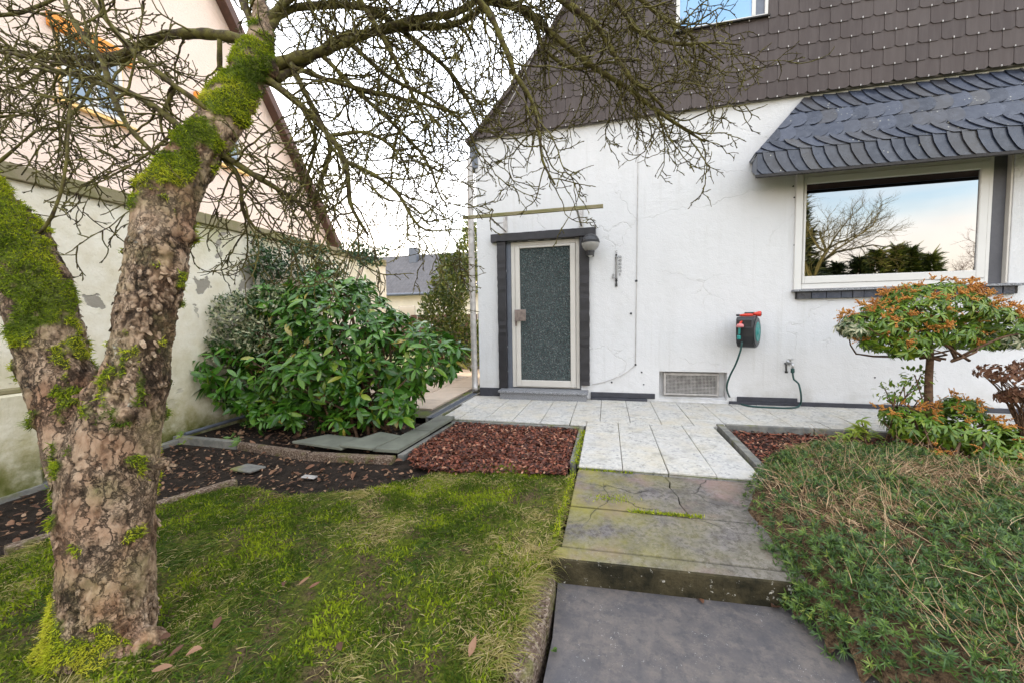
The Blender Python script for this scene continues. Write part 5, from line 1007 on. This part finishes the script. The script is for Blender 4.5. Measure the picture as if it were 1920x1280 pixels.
leafy('variegated_shrub', (-2.1, -1.45, -.05), 'cream edged variegated shrub between garden wall and rhododendron', 'bush', EB, 5200, (.034, .056), SM, 'varieg', 14, .4, rmean=.45)
LB = [(at(845, 545, 7.4), (.38, .4, .45)), (at(838, 620, 7.4), (.42, .4, .55)), (at(876, 500, 7.6), (.22, .3, .65)), (at(884, 450, 7.7), (.14, .2, .40)), (at(840, 500, 7.4), (.18, .2, .24)), (at(880, 640, 7.5), (.36, .3, .5)), (at(815, 585, 7.3), (.26, .3, .4))]
leafy('laurel_shrub', (-1.6, 2.0, 0), 'tall yellow green laurel shrub behind the drainpipe', 'bush', LB, 5200, (.06, .10), SM, 'laurel', 16, .6, .6, .55)
leafy('low_shrub', (-1.5, 3.6, 0), 'low dark red leaved shrub beside the stone trough', 'bush', [((-1.9, 3.0, .3), (.4, .3, .3)), ((-1.0, 4.0, .5), (.5, .4, .5))], 900, (.06, .09), SM, 'bud', 8, .5)
# fern and ivy bits in the shrub bed
def rosette(P, nrmls, m, L, Wd, mat, name, par, flat=.5, label=None, rm=.5, prof=(.5, 1, .15), kind='stuff'):
    N = len(P); k = np.repeat(np.arange(N), m); ax = nrmls[k]; t = perp(ax); d = nrm(t+ax*RNG.uniform(flat*.4, flat*1.6, (len(k), 1))); 
    V, F, ix = strips(P[k], d, nrm(np.cross(d, ax)), -ax*.0+RNG.normal(0, .15, (len(k), 3)), RNG.uniform(.7, 1.15, len(k))*np.repeat(L, m), Wd*RNG.uniform(.75, 1.2, len(k)), list(prof))
    rn = np.clip(np.repeat(RNG.normal(rm, .2, N), m)+RNG.normal(0, .12, len(k)), 0, 1); o = link(name, npmesh(name, V, F, {'rnd': rn[ix]}), M[mat], par, world=True); return tag(o, kind=kind)
fe = empty('fern', (-1.75, -2.0, -.04), 'small green fern on the soil below the rhododendron', 'fern')
Pf = np.array([[-1.75+.22*math.cos(a)*t, -2.05+.15*math.sin(a)*t, .0+.12*t*(1.3-t)] for a in np.linspace(0, 6, 11) for t in np.linspace(.1, 1, 12)]); rosette(Pf, np.tile([0, 0, 1.0], (len(Pf), 1)), 4, np.full(len(Pf), .04), .009, 'rhodo', 'frond', fe)
iv_ = empty('seedling', (-1.45, -2.60, -.06), 'small green seedling growing against the concrete edging', 'plant'); rosette(np.array([[-1.45, -2.60, .0], [-1.40, -2.62, .05], [-1.47, -2.63, .08]]), np.tile([0, -.5, .8], (3, 1)), 7, np.full(3, .055), .022, 'candy', 'leaf_tuft', iv_)
iv_ = empty('seedling', (-2.0, -2.66, -.06), 'pale green fern sprig left of the edging board', 'plant'); rosette(np.array([[-2.0, -2.66, .0], [-2.02, -2.66, .06], [-1.98, -2.66, .11]]), np.tile([0, -.5, .8], (3, 1)), 8, np.full(3, .05), .012, 'pieris', 'leaf_tuft', iv_)

# pieris: cloud-pruned dome on a short trunk, and a low skirt
pb = np.array([4.42, -1.40, -.05]); D_ = 3.25
pi = empty('pieris', tuple(pb), 'round topped pieris shrub with orange buds below the window', 'bush')
top = at(1742, 655, D_); MB().tube(spline([pb, pb+[.01, 0, .25], at(1741, 720, D_), at(1744, 660, D_), at(1738, 620, D_)], .04), [.034]*0 or np.linspace(.034, .022, len(spline([pb, pb+[.01, 0, .25], at(1741, 720, D_), at(1744, 660, D_), at(1738, 620, D_)], .04))), 10).build('trunk', M['stem'], pi, smooth=True, world=True)
PB = [(at(1690, 590, D_), (.30, .30, .13)), (at(1740, 575, D_), (.34, .34, .16)), (at(1800, 590, D_), (.30, .3, .14)), (at(1650, 610, D_), (.24, .26, .12)), (at(1860, 610, D_), (.26, .28, .14)), (at(1720, 630, D_-.1), (.22, .2, .08)), (at(1905, 625, D_), (.16, .22, .12)), (at(1650, 640, D_-.05), (.15, .16, .07)), (at(1700, 655, D_-.15), (.14, .14, .05)), (at(1820, 640, D_), (.2, .2, .06)), (at(1740, 548, D_), (.26, .26, .10)), (at(1620, 605, D_), (.14, .2, .09)), (at(1760, 620, D_-.12), (.24, .2, .10))]
def pieris_growth(B, base, n_w, n_p, par, zmin=-9, stems=14):
    P, nn = blob_points(B, n_w, .35); k = P[:, 2] > zmin; P, nn = P[k], nn[k]; m = 9; kk = np.repeat(np.arange(len(P)), m); ax = nrm(nn*.8+np.array([0, 0, .5]))[kk]; o_ = perp(ax); d = nrm(o_+ax*RNG.uniform(-.4, .5, (len(kk), 1))+np.array([0, 0, -.25]))
    V, F, ix = scatter(LN, P[kk], frames(d, ax), RNG.uniform(.045, .08, len(kk))); rn = np.clip(RNG.normal(.5, .22, len(kk)), 0, 1); tag(link('foliage', npmesh('foliage', V, F, {'rnd': rn[ix]}, True), M['pieris'], par, world=True), kind='stuff')
    up = np.nonzero(nn[:, 2] > .05)[0]; sel = up[RNG.choice(len(up), n_p)]; b0, b1 = [], []
    for i in sel:
        for _ in range(5):
            a = nrm(nn[i]*.7+RNG.normal(0, .55, 3)+np.array([0, 0, .45])); s0 = P[i]+nn[i]*.03; L = RNG.uniform(.035, .08)
            for t in np.linspace(.15, 1, 9): b0.append(s0+a*L*t+np.array([0, 0, -.02*t*t])+RNG.normal(0, .002, 3))
    b0 = np.array(b0); T = (np.array([[1, 0, 0], [-.5, .87, 0], [-.5, -.87, 0], [0, 0, 1.2], [0, 0, -1.2]], float), np.array([[0, 1, 3], [1, 2, 3], [2, 0, 3], [1, 0, 4], [2, 1, 4], [0, 2, 4]]))
    V, F, ix = scatter(T, b0, np.tile(np.eye(3), (len(b0), 1, 1)), RNG.uniform(.0036, .0062, len(b0))); tag(link('buds', npmesh('buds', V, F, {'rnd': np.repeat(RNG.random(len(sel)), 45)[ix]*.6+RNG.random(len(b0))[ix]*.4}), M['panicle'], par, world=True), kind='stuff')
    bush_stems(base, P, stems, par, r0=.011, name='branches'); return P
pieris_growth(PB, at(1742, 672, D_), 820, 260, pi)
PV = [(at(1870, 632, D_-.05), (.17, .15, .09)), (at(1600, 615, D_), (.12, .14, .08))]
Pv, nv2 = blob_points(PV, 120, .3); kk = np.repeat(np.arange(len(Pv)), 9); ax = nrm(nv2+np.array([0, 0, .5]))[kk]; d = nrm(perp(ax)+ax*.2+np.array([0, 0, -.3])); V, F, ix = scatter(LN, Pv[kk], frames(d, ax), RNG.uniform(.04, .07, len(kk)))
tag(link('variegated_foliage', npmesh('variegated_foliage', V, F, {'rnd': RNG.random(len(kk))[ix]}, True), M['varieg'], pi, world=True), kind='stuff')
p2 = empty('pieris', (4.45, -1.62, -.05), 'low spreading pieris with orange buds at the foot of the pruned one', 'bush')
P2 = [(at(1720, 795, 3.15), (.22, .2, .12)), (at(1790, 800, 3.1), (.26, .22, .16)), (at(1840, 815, 3.0), (.24, .2, .14)), (at(1690, 780, 3.2), (.16, .16, .09)), (at(1880, 845, 2.9), (.20, .18, .10)), (at(1905, 870, 2.8), (.12, .15, .08)), (at(1740, 850, 3.0), (.10, .12, .05)), (at(1800, 760, 3.2), (.14, .14, .08))]
pieris_growth(P2, (4.42, -1.55, -.04), 420, 80, p2, -.02, 18)
p3 = empty('pieris', (4.30, -1.30, -.05), 'thin dark leaved twiggy pieris shoots left of the pruned trunk', 'bush')
P3, n3 = blob_points([(at(1690, 735, 3.3), (.20, .14, .09)), (at(1720, 705, 3.3), (.12, .1, .08))], 170, .6); d = nrm(n3+RNG.normal(0, .6, P3.shape)); V, F, ix = scatter(SM, P3, frames(d, nrm(n3+[0, 0, 1])), RNG.uniform(.03, .05, len(P3))); tag(link('foliage', npmesh('foliage', V, F, {'rnd': RNG.random(len(P3))[ix]}, True), M['pieris'], p3, world=True), kind='stuff'); bush_stems((4.36, -1.36, -.05), P3, 12, p3, r0=.006)
sk = empty('skimmia', (4.0, -1.32, -.05), 'small light green skimmia shoots at the back of the candytuft', 'plant')
Ps = np.array([at(1612+dx, 800+dy, 3.35) for dx, dy in ((0, 0), (3, -14), (-3, 8), (12, 4), (-14, 12), (-28, 14), (24, 14), (-40, 20), (8, 16), (-20, 22))]); kk = np.repeat(np.arange(len(Ps)), 10); ax = nrm(np.tile([0, -.3, 1.0], (len(kk), 1))+RNG.normal(0, .2, (len(kk), 3))); d = nrm(perp(ax)+ax*.25); V, F, ix = scatter(LN, Ps[kk], frames(d, ax), RNG.uniform(.06, .10, len(kk)))
tag(link('foliage', npmesh('foliage', V, F, {'rnd': np.clip(RNG.normal(.85, .15, len(kk)), 0, 1)[ix]}, True), M['pieris'], sk, world=True), kind='stuff'); bush_stems((4.0, -1.32, -.05), Ps, 8, sk, r0=.006)
# dried hydrangea at the right edge
hy = empty('hydrangea', (4.95, -1.62, -.05), 'dried brown hydrangea with withered flower heads', 'bush')
heads = [(at(1868, 700, 2.95), .085), (at(1905, 712, 2.9), .09), (at(1940, 690, 2.9), .09), (at(1890, 745, 2.95), .05), (at(1925, 740, 2.85), .07)]; b = MB()
for c, r_ in heads:
    N = 150; u = rand_unit(N); u[:, 2] = np.abs(u[:, 2])*.9-.25; u = nrm(u); P = c+u*np.array([r_*1.3, r_*1.2, r_*.75]); d = nrm(perp(u)+u*.2); V, F, ix = scatter(SM, P, frames(d, nrm(u+RNG.normal(0, .35, (N, 3)))), RNG.uniform(.028, .046, N))
    k4 = np.r_[np.arange(N)]; o = link('flower_head', npmesh('flower_head', V, F, {'rnd': RNG.random(N)[ix]}, True), M['hydra'], hy, world=True)
    for _ in range(9): q = c+RNG.normal(0, r_*.4, 3)+np.array([0, 0, -r_*.3]); b.tube(spline([(4.95+RNG.normal(0, .03), -1.62, -.05), (np.array([4.95, -1.62, .25])+q)/2+RNG.normal(0, .02, 3), q], .1), .004, 5)
b.build('stems', M['stem'], hy, smooth=True, world=True)

# candytuft cushion covering the right bed
cu_ = empty('candytuft', (3.4, -2.8, -.05), 'wide evergreen candytuft cushion spilling over the path edge', 'ground cover')
CT = [(2.86, -2.22), (2.70, -2.55), (2.56, -2.85), (2.56, -3.2), (2.58, -3.5), (2.66, -3.70), (2.80, -3.90), (2.95, -4.3), (3.0, -4.7), (4.6, -4.7), (5.2, -3.2), (4.85, -2.35), (4.35, -1.95), (4.15, -1.62), (3.6, -1.58), (3.3, -1.75), (3.02, -2.02)]
def czh(x, y):
    e = polydist(x, y, CT); ins_ = inpoly(x, y, CT); e = np.where(ins_, e, 0); t = np.clip(e/.42, 0, 1); base = -.07-.13*np.clip((-y-2.6)/1.1, 0, 1)
    b_ = fbm(np.c_[x*3.2, y*3.2, np.zeros(len(x))], 3); return base+np.sqrt(np.clip(2*t-t*t, 0, 1))*(.19+.12*(b_-.5)*2)*np.where(y > -2.2, .85, 1)
ux, uy = np.meshgrid(np.arange(2.5, 5.3, .05), np.arange(-4.75, -1.3, .05)); ok = inpoly(ux.ravel(), uy.ravel(), CT); uz = czh(ux.ravel(), uy.ravel())-.06; UI = np.arange(ux.size).reshape(ux.shape); UF = np.stack([UI[:-1, :-1], UI[:-1, 1:], UI[1:, 1:], UI[1:, :-1]], -1).reshape(-1, 4); UF = UF[ok[UF].all(1)]
link('litter', npmesh('litter', np.c_[ux.ravel(), uy.ravel(), uz], UF, smooth=True), M['litter'], cu_, world=True)
P = RNG.uniform((2.5, -4.6), (5.2, -1.3), (30000, 2)); P = P[inpoly(P[:, 0], P[:, 1], CT)]; cd_ = fbm(np.c_[P*2.6+31, np.zeros(len(P))], 3); ed = polydist(P[:, 0], P[:, 1], CT); P = P[(RNG.random(len(P)) < np.clip((cd_-.36)*5.5+np.where(ed < .22, .45, 0), np.where(P[:, 1] < -3.2, .6, .30), 1)*.74)]; N = len(P)
Z0 = czh(P[:, 0], P[:, 1])+RNG.normal(0, .018, N); e_ = .02; gxn = (czh(P[:, 0]+e_, P[:, 1])-czh(P[:, 0]-e_, P[:, 1]))/(2*e_); gyn = (czh(P[:, 0], P[:, 1]+e_)-czh(P[:, 0], P[:, 1]-e_))/(2*e_)
nC = nrm(np.c_[-np.clip(gxn, -1.5, 1.5), -np.clip(gyn, -1.5, 1.5), np.ones(N)]+RNG.normal(0, .35, (N, 3)))
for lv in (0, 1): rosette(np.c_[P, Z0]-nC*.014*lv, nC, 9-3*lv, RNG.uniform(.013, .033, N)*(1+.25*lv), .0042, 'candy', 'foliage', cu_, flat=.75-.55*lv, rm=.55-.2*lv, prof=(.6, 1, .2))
Ns = 26000; Q = RNG.uniform((2.6, -4.5), (5.0, -1.45), (Ns*2, 2)); Q = Q[inpoly(Q[:, 0], Q[:, 1], CT)][:Ns]; N = len(Q); dd = fbm(np.c_[Q*2.6+31, np.zeros(N)], 3); kp = RNG.random(N) < np.clip(1.5-(dd-.35)*5, .15, 1)*np.clip((polydist(Q[:, 0], Q[:, 1], CT)-.10)*4, 0, 1); Q = Q[kp]; N = len(Q)
az = fbm(np.c_[Q*1.3, np.zeros(N)], 2)*5-.6+RNG.normal(0, .5, N); d = nrm(np.c_[np.cos(az), np.sin(az), RNG.uniform(-.05, .75, N)]); L = RNG.uniform(.035, .13, N); zq = czh(Q[:, 0], Q[:, 1])-RNG.uniform(-.02, .035, N)
V, F, ix = strips(np.c_[Q, zq], d, perp(d), RNG.normal(0, .55, (N, 3))-np.array([0, 0, .25]), L, RNG.uniform(.0016, .0036, N), [1, 1, .9, .7, .5]); tag(link('dry_stems', npmesh('dry_stems', V, F, {'rnd': RNG.random(N)[ix]}), M['straw'], cu_, world=True), kind='stuff')

# ------------------------------------------------------------------ fallen leaves, one by one
LFm = []
for q in range(4):
    t = leaf_template(((0, .1), (.2, .75), (.5, 1.0), (.8, .6), (1, .1)), RNG.uniform(-.2, .6), RNG.uniform(-.5, .5), RNG.uniform(.45, .62)); LFm.append(npmesh('fallen_leaf', *t, smooth=True))
def fallen(x, y, z, s, label, group):
    o = link('fallen_leaf', random.choice(LFm), M['deadleaf1'], None, (x, y, z), (random.uniform(-.4, .4), random.uniform(-.4, .4), random.uniform(0, 6.28))); o.scale = (s, s, s); return tag(o, label, 'leaf', group)
for u, v, l_ in [(415, 1165, 'large curled brown leaf on the lawn right of the tree foot'), (380, 1225, 'small dark leaf on the lawn in front of the tree foot'), (640, 1235, 'lone brown leaf near the front edge of the lawn'), (537, 1105, 'first of three brown leaves close together in mid lawn'), (560, 1110, 'middle one of three brown leaves close together in mid lawn'), (580, 1118, 'last of three brown leaves close together in mid lawn'), (320, 1195, 'rusty leaf touching the moss at the tree foot'), (345, 1215, 'brown leaf just beyond the moss at the tree foot'), (285, 1262, 'dark leaf at the front below the tree trunk'), (880, 1245, 'brown leaf on the lawn near the kerb stones')]:
    p = onz(u, v, -.13); fallen(p[0], p[1], float(lawnz(np.array([p[0]]), np.array([p[1]]))[0])+.026, random.uniform(.04, .065), l_, 'fallen leaves on the lawn')
for u, v in [(430, 848), (470, 862), (500, 850), (520, 880), (545, 862), (560, 890), (590, 872), (610, 880), (625, 862), (650, 870), (668, 885), (690, 868), (600, 900), (540, 905), (380, 840), (395, 862), (350, 845), (720, 880), (740, 868), (640, 905), (460, 880), (420, 870), (690, 895), (570, 855), (480, 840), (30, 990), (55, 965), (20, 960), (75, 940)]:
    p = onz(u, v, -.07); fallen(p[0], p[1], terr1(p[0], p[1])+.008, random.uniform(.045, .085), 'dry brown fallen leaf lying on the dark soil', 'fallen leaves on the soil bed')
for u, v, s, l_ in [(1063, 1075, .10, 'curled brown leaf in the corner below the step'), (1098, 1083, .075, 'flat dark brown leaf at the foot of the step'), (1128, 1093, .035, 'small yellow brown leaf on the lower path'), (1460, 1130, .07, 'brown leaf under the candytuft at the step end'), (1420, 1085+40, .05, 'small brown leaf on the lower path beside the candytuft'), (1318, 1130, .045, 'dry leaf with long stalk on the lower path')]:
    p = onz(u, v, -.205); fallen(p[0], p[1], -.205-.015*(-p[1]-3.4), s, l_, None)
p = onz(580, 893, -.07); tag(MB().box(-.055, .055, -.025, .025, 0, .012).build('metal_plate', M['zinc'], None, .004, loc=(p[0], p[1], terr1(p[0], p[1])+.004), rot=(0, .05, .1)), 'small pale metal plate lying on the dark soil', 'plate')
p = onz(465, 878, -.07); b = MB().prism([(-.12, -.06, 0), (.10, -.07, 0), (.13, .05, 0), (-.08, .07, 0)], (0, 0, .02)); tag(b.build('stone', M['greykerb'], None, .006, loc=(p[0], p[1], terr1(p[0], p[1])+.004)), 'flat grey stone slab piece on the soil near the lawn edge', 'stone')
w = empty('weed', (*onz(1037, 1216, -.2)[:2], -.215), 'tiny green clover weed beside the kerb stones', 'plant'); wp = onz(1037, 1216, -.2); rosette(np.array([[wp[0], wp[1], -.205]]), np.array([[0, 0, 1.0]]), 5, np.array([.02]), .014, 'candy', 'leaves', w, prof=(.3, 1, .7))
# moss and grass tufts in the path joints
mp = []
for (x0, y0), (x1, y1), n_, wd in [((1.62, -2.472), (2.0, -2.478), 260, .008), ((1.95, -3.0), (2.35, -2.985), 420, .008), ((1.585, -1.5), (1.582, -2.4), 700, .016), ((1.58, -2.5), (1.56, -3.4), 420, .012), ((1.75, -2.88), (1.95, -2.84), 380, .03)]:
    t = RNG.random(n_)[:, None]; mp.append(np.c_[np.array([x0, y0])*(1-t)+np.array([x1, y1])*t+RNG.normal(0, wd, (n_, 2)), np.where(np.full(n_, y0 > -2.4), -.01, np.where(np.full(n_, y0 < -2.6), -.044, -.022))])
mp = np.vstack(mp); d = nrm(np.array([0, 0, 1.0])+RNG.normal(0, .7, (len(mp), 3))); V, F, ix = strips(mp, d, perp(d), RNG.normal(0, .3, mp.shape), RNG.uniform(.006, .02, len(mp)), RNG.uniform(.003, .007, len(mp)), [.8, 1, .2])
tag(link('joint_moss', npmesh('joint_moss', V, F, {'rnd': np.clip(RNG.normal(.5, .2, len(mp)), 0, 1)[ix]}), M['moss']), 'bright moss growing in the joints of the path', kind='stuff')

# ------------------------------------------------------------------ trees behind the camera, mirrored in the window
def conifer(x, y, h, r_, label, mat='conifer', n_=2600):
    t = empty('conifer_tree', (x, y, -.3), label, 'tree', 'conifers across the garden'); MB().tube([(x, y, -.3), (x, y, h*.95)], [.12, .01], 6).build('trunk', M['stem'], t, world=True)
    u = RNG.random(n_)**1.3; a = RNG.uniform(0, 6.28, n_); tier = np.abs(np.sin(u*22+np.floor(a*3)*2.1)); rr = r_*(1-u)*(.45+.55*tier)*RNG.uniform(.6, 1.05, n_); P = np.c_[x+rr*np.cos(a), y+rr*np.sin(a), u*h+.05-.2*rr]
    d = nrm(np.c_[np.cos(a), np.sin(a), RNG.normal(.1, .3, n_)]); V, F, ix = strips(P, d, perp(d), RNG.normal(0, .2, (n_, 3)), RNG.uniform(.25, .6, n_)*(h/5)**.5, RNG.uniform(.05, .13, n_), [.5, 1, .2]); tag(link('foliage', npmesh('foliage', V, F, {'rnd': RNG.random(n_)[ix]}), M[mat], t, world=True), kind='stuff')
conifer(12.0, -20, 8.6, 2.2, 'tall dark conifer across the garden at the left of the reflection', n_=5000)
for i, (x, h, r_) in enumerate([(13.6, 4.15, 1.1), (14.6, 4.0, 1.0), (15.6, 4.2, 1.0), (16.5, 4.6, .9), (17.3, 4.75, .9), (18.1, 4.6, .9), (18.9, 4.2, 1.0)]):
    conifer(x, -20.5-.2*(i % 2), h, r_, 'dark row conifer across the garden reflected in the window' if i < 3 else 'sunlit tinted row conifer across the garden reflected in the window', 'conifer' if i < 3 else 'laurel')  # yellow green leaves paint low sunlight onto the later conifers of the row
def bare_tree(x, y, h, label, lean, mat='twig', seed=0):
    t = empty('bare_tree', (x, y, -.3), label, 'tree'); b = MB(); R_ = np.random.default_rng(seed)
    def rec(p, d, L, r_, lv):
        m = 6; Q = [np.array(p)]; 
        for i in range(m): d = nrm(d+R_.normal(0, .16, 3)+np.array([0, 0, .05])); Q.append(Q[-1]+d*L/m)
        b.tube(Q, np.linspace(r_, r_*.45, m+1), 5 if lv < 2 else 3, False)
        if lv < 4:
            for i in range(2, m+1):
                for _ in range(2 if lv > 0 else 3): rec(Q[i], nrm(d+nrm(np.cross(d, R_.normal(size=3)))*R_.uniform(.6, 1.1)), L*R_.uniform(.38, .6), r_*.42, lv+1) if R_.random() < .58 else None
    rec((x, y, -.3), nrm(np.array(lean)), h*.55, h*.016, 0); b.build('branches', M[mat], t, world=True)
bare_tree(10.6, -15.5, 9, 'big bare tree across the garden reflected at the window edge', (.45, -.05, 1), seed=4)
bare_tree(20.0, -20, 6.5, 'russet bare bush across the garden at the right of the reflection', (.05, 0, 1), 'stem', seed=9)
